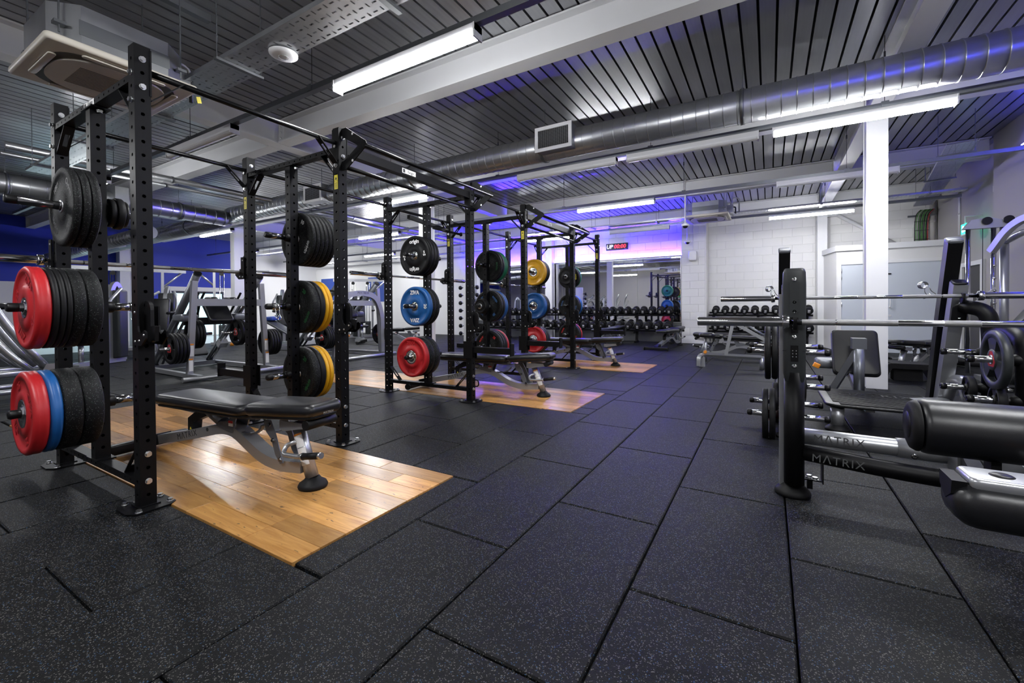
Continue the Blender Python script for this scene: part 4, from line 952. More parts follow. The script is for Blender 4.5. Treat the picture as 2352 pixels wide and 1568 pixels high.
# ================================================================== ADJUSTABLE BENCHES
def matrix_word(parent, loc, xa, za, size, m='ink_dark'):
    text('M\u039bTRIX', size, m, parent, loc, xa, za, bold=0, ext=.0004, spacing=1.15)
def make_bench(loc, rz, label, back=0):
    t = thing('adjustable_bench', label, 'bench', loc, rz, 'adjustable benches')
    b = MB(); b.tube(fillet([(-.80, 0, .075), (-.30, 0, .175), (.06, 0, .262), (.18, 0, .258), (.44, 0, .125), (.60, 0, .098), (.79, 0, .115)], .12, 6), 0, rect=(.064, .086), up=(0, 1, 0)); sp = obj('spine', b, 'silver', t)
    for s in (-1, 1): matrix_word(sp, (-.31, s*.0436, .176), (-s*cos(.25), 0, -s*sin(.25)), (0, s, 0), .058)
    b = MB(); b.tube([(-.86, 0, .062), (-.66, 0, .106)], 0, rect=(.072, .09), up=(0, 1, 0)); obj('rear_sleeve', b, 'black_plastic', sp)
    b = MB(); b.pad(-.895, -.835, -.26, .26, .012, .085, .025, .015); obj('rear_foot', b, 'black_plastic', t)
    for s in (-1, 1): obj('wheel', MB().cyl((-.865, s*.262, .04), (-.865, s*.285, .04), .038, 18), 'black_rubber', t)
    b = MB(); b.cyl((.838, 0, .055), (.715, 0, .368), .036, 18); po = obj('front_post', b, 'silver', t)
    b = MB()
    d = Vector((-.123, 0, .313)).normalized(); o = Vector((.82, 0, .10)); side = Vector((0, -1, 0)).cross(d)
    for a, c, nm, m in ((.03, .13, 'warning_label', 'paper'), (.135, .205, 'warning_label', 'paper'), (.206, .216, 'label_header', 'orange')):
        p = MB(); rad = .0368; K = 6; vs = []
        for zz in (a, c):
            for k in range(K+1): th = radians(-150+90*k/K); vs.append(o+d*zz+side*(rad*cos(th))+Vector((0, 1, 0))*(rad*sin(th)))
        p.add(vs, [(k, k+1, K+2+k, K+1+k) for k in range(K)], True); obj(nm, p, m, po)
    obj('front_foot', MB().lathe((.842, 0, 0), (0, 0, 1), [(0, 0), (.078, 0), (.082, .012), (.074, .028), (.050, .044), (.038, .060), (0, .060)], 28), 'black_rubber', t)
    b = MB(); b.tube(fillet([(.75, -.03, .26), (.685, -.05, .235), (.70, -.085, .195), (.83, -.09, .20), (.90, -.09, .212)], .05, 6), .0135, 10); h = obj('handle', b, 'silver', t)
    obj('grip', MB().cyl((.875, -.09, .208), (.99, -.09, .228), .0185, 14), 'black_rubber', h)
    obj('grip_cap', MB().cyl((.99, -.09, .228), (1.015, -.09, .2325), .0175, 14), 'zinc', h); obj('grip_ring', MB().cyl((.866, -.09, .2065), (.875, -.09, .208), .021, 14), 'zinc', h)
    # seat
    M = Matrix.Translation((.435, 0, .395)) @ Matrix.Rotation(radians(-3.5), 4, 'Y')
    b = MB(); b.M = M; b.pad(.0, .535, -.155, .155, .005, .078, .05, .032, taper=.22); st = obj('seat_pad', b, 'vinyl', t)
    b = MB(); b.M = M; b.pad(.02, .515, -.135, .135, -.008, .01, .05, .006, taper=.22); obj('seat_board', b, 'black_plastic', st)
    matrix_word(st, (.9735, 0, .447), (0, 1, 0), (1, 0, .05), .018, 'ink_grey')
    obj('seat_roller', MB().cyl((.905, -.10, .385), (.905, .10, .385), .028, 16), 'black_rubber', t)
    # back pad (angle back in degrees)
    M = Matrix.Translation((.425, 0, .385)) @ Matrix.Rotation(radians(back), 4, 'Y')
    b = MB(); b.M = M; b.pad(-.945, -.005, -.15, .15, .004, .072, .06, .03); bk = obj('back_pad', b, 'vinyl', t)
    b = MB(); b.M = M; b.pad(-.93, -.02, -.135, .135, -.008, .008, .05, .006); obj('back_board', b, 'black_plastic', bk)
    b = MB(); b.M = M; b.bar((-.55, 0, -.02), (-.02, 0, -.02), .09, .03); obj('back_carrier', b, 'silver_dark', bk)
    # mechanism
    b = MB(); b.cyl((.02, 0, .29), (-.16, 0, .372), .036, 14); obj('adjuster_tube', b, 'silver_dark', t)
    for s in (-1, 1):
        b = MB(); b.prism([(.02, .28), (.14, .255), (.19, .25), (.23, .36), (.215, .39), (.185, .385), (.15, .32), (.06, .31)], (0, s*.045-.004, 0), (1, 0, 0), (0, 0, 1), (0, 1, 0), .008); ck = obj('pivot_cheek', b, 'silver_dark', t)
        obj('pivot_bolt', MB().hexbolt((.205, s*.049, .37), (0, s, 0), .012, .01), 'chrome_dark', ck)
        b = MB(); b.prism([(.50, .37), (.56, .37), (.60, .30), (.64, .20), (.665, .13), (.64, .12), (.60, .17), (.565, .26), (.52, .30)], (0, s*.055-.003, 0), (1, 0, 0), (0, 0, 1), (0, 1, 0), .006); lk = obj('link_arm', b, 'silver_dark', t)
        for x, z in ((.555, .345), (.585, .255), (.645, .15)): obj('link_bolt', MB().hexbolt((x, s*.058, z), (0, s, 0), .010, .008), 'chrome_dark', lk)
        b = MB(); b.prism([(.66, .385), (.90, .385), (.90, .36), (.80, .345), (.70, .325), (.66, .33)], (0, s*.07-.003, 0), (1, 0, 0), (0, 0, 1), (0, 1, 0), .006); obj('seat_bracket', b, 'silver', t)
        obj('spine_bolt', MB().hexbolt((-.08, s*.031, .24), (0, s, 0), .014, .01), 'chrome_dark', t)
    b = MB(); b.tube([(.28+.16*cos(a), -.02, .345+.075*sin(a)-.02) for a in [radians(190+x*15) for x in range(12)]], 0, rect=(.012, .022), up=(0, 1, 0)); obj('ratchet_arc', b, 'silver_dark', t)
    b = MB(); b.prism([(-.32, .19), (-.27, .20), (-.26, .27), (-.12, .32), (-.12, .36), (-.20, .36), (-.32, .29)], (0, -.03, 0), (1, 0, 0), (0, 0, 1), (0, 1, 0), .06); pr = obj('pad_rest', b, 'black_plastic', t)
    b = MB(); b.prism([(-.298, .215), (-.278, .215), (-.288, .232)], (0, -.0312, 0), (1, 0, 0), (0, 0, 1), (0, 1, 0), .0008); obj('pinch_label', b, 'sticker_yellow', pr)
    b = MB(); b.box(.152, .196, -.0500, -.0494, .29, .325); obj('red_label', b, 'paper', t)
    b = MB(); b.box(.152, .196, -.0506, -.0501, .309, .325); obj('red_label_header', b, 'ink_red', t)
    return t
make_bench((-3.12, 1.49, .0045), .10, 'flat adjustable bench in the foreground, inside the nearest rack')
def nbench(loc, rz, label): 
    r = dup(BENCH0, loc, rz, label); return r
BENCH0 = [o for o in bpy.data.objects if o.name == 'adjustable_bench'][0]
nbench((-3.08, 4.40, .0045), .12, 'flat adjustable bench inside the middle rack')
nbench((-3.14, 7.36, .0045), .06, 'flat adjustable bench inside the furthest rack')
nbench((-2.15, 11.25, 0), radians(82), 'flat adjustable bench standing free before the dumbbell rack by the white pier')
nbench((-3.75, 11.2, 0), radians(80), 'flat adjustable bench behind the furthest rack, in front of the dumbbells')
nbench((-.35, 9.35, 0), radians(175), 'flat adjustable bench behind the seated curl bench')
nbench((2.22, 9.35, 0), radians(232), 'flat adjustable bench half hidden behind the black tall uprights on the right')
nbench((-9.4, 9.0, 0), radians(30), 'adjustable bench at the back seen between the first and second racks')
# ================================================================== PLATES WITH GRIP HOLES
_g = MB(); h = .021
_g.lathe((0, 0, 0), (0, 1, 0), [(.168, -h+.004), (.172, -h), (.215, -h), (.2245, -h+.008), (.2245, h-.008), (.215, h), (.172, h), (.168, h-.004), (.168, -h+.004)], 48)
_g.lathe((0, 0, 0), (0, 1, 0), [(.026, -h), (.078, -h), (.082, -h+.005), (.082, h-.005), (.078, h), (.026, h), (.026, -h)], 36)
for k in range(3):
    a = 2*pi*k/3+pi/2; u = Vector((cos(a), 0, sin(a))); w = Vector((-sin(a), 0, cos(a)))
    _g.prism([(.070, -.045), (.175, -.085), (.175, .085), (.070, .045)], (0, -h+.004, 0), u, w, (0, 1, 0), 2*h-.008)
GRIPM = _g.mesh('disc')
def grip_plate(loc, label, rz=0, s=1, m='black_rubber', tri=True, group='grip plates', axis='x'):
    t = thing('grip_plate', label, 'weight plate', loc, rz+(pi/2 if axis == 'x' else 0), group); t.scale = (s, 1, s)
    obj('disc', GRIPM, m, t); obj('steel_hub', hub_mesh(.036, .044), 'chrome', t)
    if tri:
        for f in (-1, 1):
            b = MB(); b.prism([(.068*cos(radians(90+120*k+d)), .068*sin(radians(90+120*k+d))) for k in range(3) for d in (-18, 18)], (0, f*.0215, 0), (1, 0, 0), (0, 0, 1), (0, f, 0), .001); obj('red_badge', b, 'ink_red', t)
    return t
# ================================================================== NEAR OLYMPIC BENCH (right foreground)
def peg(parent, p, d, L=.21, r=.0235, m='chrome'):
    p = Vector(p); d = Vector(d).normalized(); g = obj('plate_horn', MB().cyl(p, p+d*L, r, 18), m, parent)
    obj('horn_cap', MB().lathe(p+d*(L-.02), d, [(r, 0), (r+.002, 0), (r+.002, .024), (r-.004, .032), (.010, .032), (.009, .029), (0, .029)], 18), 'black_plastic', g)
    obj('horn_base', MB().lathe(p, d, [(r+.020, -.005), (r+.018, .02), (r+.006, .045), (r, .05)], 18), 'black_steel', g)
    return g
def rubber_foot(parent, x, y, r=.09, h=.055):
    return obj('rubber_foot', MB().lathe((x, y, 0), (0, 0, 1), [(0, 0), (r, 0), (r*1.02, h*.25), (r*.93, h*.5), (r*.62, h*.9), (r*.55, h), (0, h)], 8 if False else 24), 'black_rubber', parent)
t = thing('olympic_bench', 'silver and black bench press station in the right foreground', 'bench press', (.115, 2.80, 0)); NB1 = t
def cover(parent, x, s=1):
    M = Matrix.Translation((x, -.01, .615)) @ Matrix.Diagonal((1, 1, .919, 1))
    b = MB(); b.M = M
    # moulded shroud: tapered at top and bottom, built as stacked outlines
    lv = [(0, .030, .028, .0), (.02, .044, .034, 0), (.06, .051, .038, 0), (.30, .053, .040, 0), (.58, .054, .040, 0), (.650, .052, .038, 0), (.670, .046, .034, 0), (.675, .040, .030, 0), (.675, .0, .0, 0)]
    vs = []; fs = []; n = 12
    for z, wx, wy, _ in lv:
        for k in range(n):
            a = 2*pi*(k+.5)/n; c2, s2 = cos(a), sin(a); e = .38
            vs.append((math.copysign(abs(c2)**e, c2)*wx, math.copysign(abs(s2)**e, s2)*wy, z))
    for i in range(len(lv)-1):
        for k in range(n): fs.append((i*n+k, i*n+(k+1) % n, (i+1)*n+(k+1) % n, (i+1)*n+k))
    b.add(vs, fs, True); cv = obj('upright_cover', b, 'charcoal', parent)
    yf = -.01-.0405
    for z in (.155, .31, .445, .495, .615):
        b = MB(); b.lathe((x, yf+.004, .56+z), (0, -1, 0), [(.013, 0), (.013, .003), (.009, .004), (.009, .006), (.004, .006), (.0035, .003), (0, .003)], 18); obj('cover_bolt', b, 'chrome', cv)
    for z in (.225, .375):
        b = MB(); b.box(x-.017, x+.017, yf-.002, yf+.006, .56+z-.045, .56+z+.04); sl = obj('catch_slot', b, 'black_gloss', cv)
        for k in range(3):
            for sx in (-1, 1): obj('slot_stud', MB().cyl((x+sx*.008, yf-.001, .56+z-.02+k*.016), (x+sx*.008, yf-.0045, .56+z-.02+k*.016), .0025, 8), 'zinc', sl)
    b = MB(); b.box(x-.022, x+.022, yf-.002, yf+.002, .56+.44, .56+.60); obj('centre_ridge', b, 'charcoal', cv)
    b = MB(); b.box(x-.054, x+.054, yf+.0032, yf+.0045, .56+.405, .56+.407); b.box(x-.054, x+.054, yf+.0032, yf+.0045, .56+.235, .56+.237); obj('seam_line', b, 'black_plastic', cv)['kind'] = 'stuff'
    # hook over the bar
    b = MB(); b.tube(fillet([(x, yf+.01, .935), (x, yf-.012, .928), (x, yf-.052, .928), (x, yf-.062, .958), (x, yf-.060, .975)], .014, 5), 0, rect=(.042, .016), up=(1, 0, 0)); obj('bar_hook', b, 'black_plastic', parent)
    obj('lower_tube', MB().cyl((x, -.005, .075), (x, -.005, .68), .0475, 28), 'black_steel', parent)
    b = MB(); b.bar((x-.03, .075, .03), (x-.03, .075, 1.10), .075, .10, up=(0, 1, 0)); obj('rear_post', b, 'silver', parent)
    rubber_foot(parent, x-.005, .04, .085, .06)
XR = 1.22
cover(t, 0); cover(t, XR)
b = MB(); b.tube(fillet([(.03, .09, .315), (.5, .09, .312), (XR-.03, .09, .315)], .2), .043, 20); tb = obj('rear_cross_tube', b, 'silver', t)
matrix_word(tb, (.20, .09-.0440, .318), (1, 0, 0), (0, -1, .12), .055)
b = MB(); b.tube(fillet([(.04, .0, .248), (.42, -.02, .222), (.8, -.02, .215), (XR-.04, 0, .248)], .3, 8), .041, 20); tb2 = obj('front_cross_tube', b, 'black_steel', t)
matrix_word(tb2, (.185, -.0525, .236), (1, 0, -.04), (0, -1, .1), .055, 'ink_dim')
obj('sleeve_joint', MB().lathe((.44, .09, .313), (1, 0, 0), [(.043, 0), (.049, 0), (.049, .30), (.043, .30)], 20), 'silver', t)
obj('sleeve_bolt', MB().lathe((.50, .045, .29), (0, -1, 0), [(.014, 0), (.014, .004), (.010, .008), (.005, .008), (0, .005)], 14), 'chrome_dark', t)
b = MB(); b.box(.045, .13, .01, .07, .098, .104); b.box(.124, .13, -.02, .07, .098, .20); br = obj('floor_bracket', b, 'black_steel', t)
for p in ((.07, .045, .104), (.095, .02, .104)): obj('bolt', boltm, 'zinc', br, p)
obj('bracket_stem', MB().box(.06, .085, .02, .05, .05, .098), 'black_steel', br)
b = MB(); b.box(.62, .80, -.08, .05, .255, .37); obj('pad_carriage', b, 'silver', t)
b = MB(); b.prism([(0, .12), (.045, .12), (.045, .03), (.0, -.015), (-.045, -.02), (-.062, .005), (-.05, .04), (-.01, .05)], (.635, -.12, .215), (1, 0, 0), (0, 0, 1), (0, -1, 0), .012); pl = obj('adjuster_plate', b, 'silver', t)
obj('yellow_tag', MB().box(.655, .664, -.1335, -.132, .215, .232), 'sticker_yellow', pl); obj('adjuster_knob', MB().cyl((.60, -.133, .22), (.60, -.136, .22), .006, 10), 'black_plastic', pl)
# leg roller and lower pad, long axis across the bench (local x)
ry, rz_ = -.72, .605
b = MB(); b.lathe((.315, ry, rz_), (1, 0, 0), [(.0, 0), (.066, .0), (.082, .006), (.090, .02), (.090, .026)], 36); 
ro = obj('leg_roller', MB().lathe((.345, ry, rz_), (1, 0, 0), [(.082, 0), (.092, .006), (.0955, .02), (.0955, .56), (.090, .57), (0, .57)], 40), 'vinyl', t)
obj('roller_end_cap', b, 'black_rubber', ro)
obj('roller_end_disc', MB().lathe((.3145, ry, rz_), (1, 0, 0), [(0, -.002), (.046, -.002), (.048, 0)], 32), 'black_plastic', ro)
b = MB(); b.box(.52, .545, ry-.03, ry+.03, .40, rz_-.075); b.bar((.53, ry, .36), (.66, -.06, .32), .05, .08); obj('roller_stem', b, 'black_steel', t)
b = MB(); b.tube([(.66, -.04, .33), (.90, -.60, .40)], 0, rect=(.07, .09)); obj('seat_beam', b, 'silver', t)
py_ = -1.20
b = MB(); b.pad(.295, .95, py_-.080, py_+.080, .464, .580, .045, .045, nc=6); lp = obj('calf_pad', b, 'vinyl', t)
b = MB(); b.M = Matrix.Translation((.0, py_, 0)); b.pad(.325, .90, -.060, .060, .560, .596, .02, .010); obj('pad_plate', b, 'silver', t)
obj('pad_plug', MB().lathe((.40, py_, .5945), (0, 0, 1), [(0, .006), (.018, .006), (.024, .002), (.024, 0)], 20), 'black_plastic', lp)
b = MB(); b.M = Matrix.Translation((.288, py_, .560)); b.prism([(-.05, .022), (.05, .022), (.042, -.015), (.0, -.04), (-.042, -.015)], (.005, 0, 0), (0, 1, 0), (0, 0, 1), (1, 0, 0), .03); obj('pad_tuck', b, 'black_rubber', lp)
b = MB(); b.tube([(.70, py_, .56), (.86, py_+.3, .30), (.92, py_+.5, .05)], 0, rect=(.06, .06)); obj('pad_leg', b, 'silver', t); rubber_foot(t, .93, py_+.52, .06, .05)
obj('orange_pin', MB().lathe((.60, -.95, .50), (0, 0, 1), [(0, 0), (.012, 0), (.014, .02), (.010, .03), (0, .03)], 14), 'orange', t)
b = MB(); b.cyl((.58, -1.1, .50), (.72, -.3, .44), .014, 10); obj('slide_rod', b, 'zinc', t)
barbell((.115+.63, 2.80-.092, .950), 'steel barbell racked on the bench press station in the right foreground', axis='x')
# ================================================================== INCLINE BENCH STATION BEHIND IT
t = thing('incline_bench', 'incline bench press station with tall black uprights and ribbed spotter platform', 'bench press', (.10, 4.72, 0)); IB = t
for x in (.02, 1.15):
    b = MB(); b.M = Matrix.Translation((x, .53, .15)); d = Vector((0, -.53, 1.385)); b.tube([(0, 0, -.12), d*.5, d], 0, rect=(.088, .10), up=(0, 1, 0)); up = obj('tall_upright', b, 'black_gloss', t)
    b = MB(); b.M = Matrix.Translation((x, 0, 1.535)) @ Matrix.Rotation(radians(20), 4, 'X'); b.pad(-.048, .048, -.055, .055, -.012, .022, .02, .012); obj('upright_cap', b, 'silver_dark', up)
    b = MB(); b.tube([(x+.02, .42, .02), (x+.02, -.04, 1.20)], 0, rect=(.085, .10), up=(0, 1, 0)); gp = obj('grey_post', b, 'silver', t)
    b = MB(); b.M = Matrix.Translation((x+.02, -.043, 1.205)) @ Matrix.Rotation(radians(20), 4, 'X'); b.pad(-.043, .043, -.05, .05, -.005, .012, .02, .008); obj('post_cap', b, 'black_plastic', gp)
    b = MB(); b.M = Matrix.Translation((x+.02, .0, .985)) @ Matrix.Rotation(radians(90+21), 4, 'X'); b.pad(-.045, .045, -.08, .08, .045, .062, .035, .01); mp = obj('mount_plate', b, 'black_plastic', gp)
    for z in (.93, 1.04): obj('mount_bolt', MB().hexbolt((x+.02, -.055-(z-.985)*.38, z), (0, -1, .35), .010, .008), 'zinc', mp)
    rubber_foot(t, x+.02, .42, .08, .05)
    b = MB(); b.tube(fillet([(x+.02, -.075, 1.07), (x+.02, -.12, 1.07), (x+.02, -.125, 1.12)], .02), 0, rect=(.05, .014), up=(1, 0, 0)); obj('bar_hook', b, 'black_plastic', t)
# storage arms: curved black tubes with horns on both sides
for x, s in ((.02, -1), (1.17, 1)):
    xs = x if s < 0 else x+.14
    b = MB(); b.tube(fillet([(x+.02, -.05, 1.02), (xs-.02 if s > 0 else xs, -.16 if s > 0 else -.14, .99), (xs, -.16, .80), (xs, -.16, .05)], .16, 7), .052 if s > 0 else .035, 20); obj('storage_arm', b, 'black_steel', t)
    b = MB(); b.tube(fillet([(xs, -.16, .80), (xs, -.45, .86), (xs, -.68, .80), (xs, -.68, .05)], .15, 6), .052 if s > 0 else .035, 20); obj('storage_arm', b, 'black_steel', t)
    for y in (-.16, -.68):
        rubber_foot(t, xs, y, .075, .05)
        for z in (.675, .41, .17):
            for d in (-1, 1):
                if (s > 0 and z < .3) or (s < 0 and d < 0 and .3 < z < .5): continue
                peg(t, (xs+d*.03, y, z), (d, 0, 0), .235, .0225)
# spotter platform: one tread board of separate ribs with the maker name
b = MB(); b.pad(.30, 1.08, -.33, .48, .20, .225, .10, .01); pf = obj('spotter_platform', b, 'black_plastic', t)
for i in range(17):
    y = -.30+i*.046; b = MB(); b.box(.36 if i > 1 else .40, 1.05, y, y+.030, .2255, .231); obj('tread_rib', b, 'black_rubber', pf)
matrix_word(pf, (.70, .22, .2325), (1, 0, 0), (0, 0, 1), .13, 'black_gloss')
obj('platform_leg', MB().cyl((.385, -.25, .02), (.385, -.25, .20), .048, 22), 'silver', t); rubber_foot(t, .385, -.25, .085, .05)
b = MB(); b.tube([(.95, .18, .18), (1.17, .22, .20)], 0, rect=(.10, .11)); obj('platform_arm', b, 'silver', t)
b = MB(); b.tube(fillet([(1.17, .40, .05), (1.20, .25, .40), (1.25, .12, .42), (1.30, .05, .05)], .15, 7), .05, 18); obj('curved_leg', b, 'silver', t)
# seat and back pad of the incline bench, seen from behind
M = Matrix.Translation((.70, 1.08, .30)) @ Matrix.Rotation(radians(-24), 4, 'X')
b = MB(); b.M = M @ Matrix.Rotation(radians(90), 4, 'X'); b.pad(-.205, .205, .0, .52, -.09, -.02, .045, .025, taper=0); bp_ = obj('back_pad', b, 'vinyl', t)
b = MB(); b.M = M @ Matrix.Rotation(radians(90), 4, 'X'); b.pad(-.19, .19, .015, .505, -.022, -.008, .04, .005); obj('back_board', b, 'black_plastic', bp_)
b = MB(); b.cyl((.70, .98, .05), (.70, .98, .58), .047, 18); obj('back_post', b, 'silver_dark', t)
b = MB(); b.box(.64, .76, .95, 1.08, .58, .69); obj('pad_bracket', b, 'silver_dark', t)
b = MB(); b.tube([(.48, 1.10, .10), (.68, .99, .55)], 0, rect=(.05, .06)); obj('pad_strut', b, 'silver_dark', t)
b = MB(); b.tube([(.62, 1.16, .38), (.70, 1.0, .07)], 0, rect=(.035, .035)); obj('pad_strut', b, 'silver', t)
b = MB(); b.pad(.36, .62, 1.3, 1.62, .32, .42, .05, .03); obj('seat_pad', b, 'silver_dark', t)
b = MB(); b.M = Matrix.Translation((.37, 1.22, .36)) @ Matrix.Rotation(radians(25), 4, 'Y'); b.pad(-.045, .02, -.02, .02, -.03, .02, .008, .005); obj('orange_lever', b, 'orange', t)
b = MB(); b.tube([(.70, .98, .09), (.70, .40, .09)], 0, rect=(.07, .09)); obj('base_tube', b, 'silver', t); rubber_foot(t, .70, 1.0, .07, .05)
barbell((.10+.60, 4.72-.105, 1.10), 'steel barbell racked on the incline bench station, further right barbell', axis='x')
clip((.10-.10, 4.98, 1.20), 'chrome spring collar clipped beside the left tall black upright', .6); clip((1.12, 4.95, 1.20), 'chrome spring collar clipped beside the right tall black upright', .4)
XA, XB_ = .12, 1.41
grip_plate((XA-.13, 4.04, .673), 'black grip plate on the upper left horn of the left storage arm', s=1)
grip_plate((XA-.148, 4.04, .168), 'black grip plate, outer one on the lower left horn of the left storage arm', s=.90)
grip_plate((XA-.100, 4.04, .168), 'black grip plate, inner one on the lower left horn of the left storage arm', s=.93)
grip_plate((XA-.075, 4.56, .168), 'black grip plate on the rear lower left horn of the left storage arm', s=.8)
grip_plate((XA-.083, 4.04, .673), 'black grip plate, inner one on the upper left horn of the left storage arm', s=.98)
grip_plate((XA+.088, 4.56, .673), 'black grip plate on the upper right horn of the left storage arm', s=.9)
grip_plate((XA+.10, 4.04, .408), 'small black plate on the middle right horn of the left storage arm', s=.52, tri=False)
grip_plate((XB_-.14, 4.04, .673), 'blue-grey grip plate with red centre on the right storage arm', s=.86, m='charcoal')
grip_plate((XB_-.115, 4.56, .408), 'small black plate on the lower horn beside the incline bench', s=.40, tri=False)
grip_plate((XB_-.13, 4.04, .408), 'small dark plate on the lowest horn at the right picture edge', s=.42, tri=False)
grip_plate((XB_+.10, 4.56, .673), 'large black grip plate on the far side of the right storage arm', s=1, m='charcoal')
# ================================================================== SEATED CURL BENCH, STEP, CABLE MACHINE
t = thing('curl_bench', 'silver seated curl bench with black seat before the right dumbbell rack', 'bench', (-.55, 8.1, 0))
b = MB(); b.tube(fillet([(-.48, -.16, .02), (-.48, -.16, .18), (-.40, -.02, .20), (.44, 0, .19)], .06, 5), 0, rect=(.06, .05), up=(0, 1, 0)); obj('base_beam', b, 'silver', t)
b = MB(); b.prism([(-.06, 0), (.03, 0), (.03, .15), (.0, .20), (-.04, .19), (-.06, .15)], (-.42, -.1, 0), (1, 0, 0), (0, 0, 1), (0, 1, 0), .06); obj('curved_leg', b, 'silver', t)
obj('rear_leg', MB().cyl((.45, 0, 0), (.45, 0, .21), .032, 14), 'silver', t); obj('leg_bolt', MB().cyl((.45, -.035, .1), (.45, -.04, .1), .012, 10), 'zinc', t)
b = MB(); b.tube([(-.08, 0, .19), (.03, 0, .76)], 0, rect=(.05, .06), up=(0, 1, 0)); obj('post', b, 'silver', t)
b = MB(); b.tube([(.03, 0, .76), (.52, 0, .46)], 0, rect=(.05, .055), up=(0, 1, 0)); obj('arm', b, 'silver', t)
for s in (-1, 1): obj('guide_rod', MB().cyl((.18, s*.05+.02, .75), (.56, s*.05+.02, .50), .016, 10), 'silver_dark', t)
obj('bar_cradle', MB().box(.50, .60, -.09, .09, .50, .54), 'zinc', t)
b = MB(); b.M = Matrix.Translation((-.37, 0, .50)); b.pad(-.12, .13, -.13, .13, 0, .075, .08, .035); obj('seat_pad', b, 'vinyl', t)
b = MB(); b.cyl((-.39, 0, .08), (-.39, 0, .50), .022, 12); obj('seat_post', b, 'silver', t)
obj('seat_knob', MB().cyl((-.39, -.02, .25), (-.39, -.075, .25), .026, 14), 'orange', t)
t = thing('aerobic_step', 'black plastic exercise step with sloping legs behind the white column', 'step', (1.62, 7.9, 0))
b = MB(); b.prism([(-.34, 0), (-.27, 0), (-.18, .17), (.18, .17), (.27, 0), (.34, 0), (.22, .23), (-.22, .23)], (0, -.2, 0), (1, 0, 0), (0, 0, 1), (0, 1, 0), .42); obj('frame', b, 'black_plastic', t)
obj('top_mat', MB().box(-.2, .2, -.19, .21, .2305, .238), 'black_rubber', t); obj('inner_block', MB().box(-.15, .15, -.10, .10, .0, .169), 'black_rubber', t)
t = thing('squat_stand', 'black steel stand with holes behind the white column', 'stand', (1.33, 8.4, 0))
b = MB(); b.box(-.02, .02, -.025, .025, .1, 1.05); obj('post', b, 'black_steel', t); b = MB(); b.box(-.15, .15, -.04, .04, 0, .05); obj('foot', b, 'black_steel', t)
for z in (.35, .55, .75): obj('pin', MB().cyl((-.02, -.026, z), (.02, -.03, z), .012, 10), 'zinc', t)
t = thing('cable_machine', 'chrome and grey cable crossover tower at the right picture edge', 'cable machine', (2.45, 8.2, 0))
obj('guide_rod', MB().cyl((-.14, 0, .1), (-.14, 0, 2.05), .026, 16), 'chrome', t); obj('guide_rod', MB().cyl((.10, 0, .1), (.10, 0, 2.05), .026, 16), 'chrome', t)
obj('main_post', MB().cyl((.22, .06, .0), (.22, .06, 2.05), .045, 18), 'silver', t)
for i in range(9):
    z = .55+i*.165; obj('height_stud', MB().lathe((.10, -.02, z), (0, -1, 0), [(.012, 0), (.012, .02), (.018, .022), (.018, .03), (0, .034)], 12), 'chrome', t)
b = MB(); b.prism([(-.20, 2.04), (.30, 2.04), (.28, 2.10), (.05, 2.18), (-.12, 2.16)], (0, -.05, 0), (1, 0, 0), (0, 0, 1), (0, 1, 0), .10); obj('pulley_head', b, 'silver', t)
for x in (.02, .22): obj('pulley', MB().cyl((x, -.055, 2.13), (x, -.085, 2.13), .05, 20), 'black_plastic', t)
b = MB(); b.tube(fillet([(.05, -.1, 1.72), (.16, -.35, 2.05), (.32, -.75, 2.12), (.42, -1.4, 2.0)], .3, 8), 0, rect=(.07, .075)); obj('curved_arm', b, 'silver', t)
b = MB(); b.tube(fillet([(.22, .06, 1.85), (.30, -.3, 1.95), (.40, -1.3, 1.85)], .2, 6), .04, 14); obj('rear_arm', b, 'silver', t)
b = MB(); b.prism([(-.16, .95), (-.11, .95), (-.10, 1.18), (-.17, 1.18)], (0, -.05, 0), (1, 0, 0), (0, 0, 1), (0, 1, 0), .1); b.prism([(-.10, 1.05), (.03, 1.18), (.11, 1.26), (.13, 1.22), (.06, 1.10), (-.02, 1.02)], (0, -.035, 0), (1, 0, 0), (0, 0, 1), (0, 1, 0), .012); obj('carriage', b, 'zinc', t)
obj('cable', MB().cyl((.0, 0, .3), (.0, 0, 2.1), .004, 6), 'cable_black', t)
b = MB(); b.M = Matrix.Translation((.15, -.35, .62)) @ Matrix.Rotation(radians(-52), 4, 'Y') @ Matrix.Rotation(radians(15), 4, 'Z'); b.pad(-.1, .75, -.12, .12, 0, .07, .03, .02); obj('back_pad', b, 'vinyl', t)
b = MB(); b.box(.0, .38, -.08, .28, 0, .06); obj('base', b, 'silver', t)
t = thing('hand_sanitiser', 'white and green wall dispenser on the grey wall behind the cable machine', 'dispenser', (3.18, 10.12, .95)); obj('body', MB().box(-.05, .05, -.03, .03, 0, .2), 'trim_white', t); obj('window', MB().box(-.025, .025, -.034, -.03, .10, .17), 'green', t); obj('bracket', MB().box(.05, .07, -.02, .02, .05, .15), 'trim_white', t)
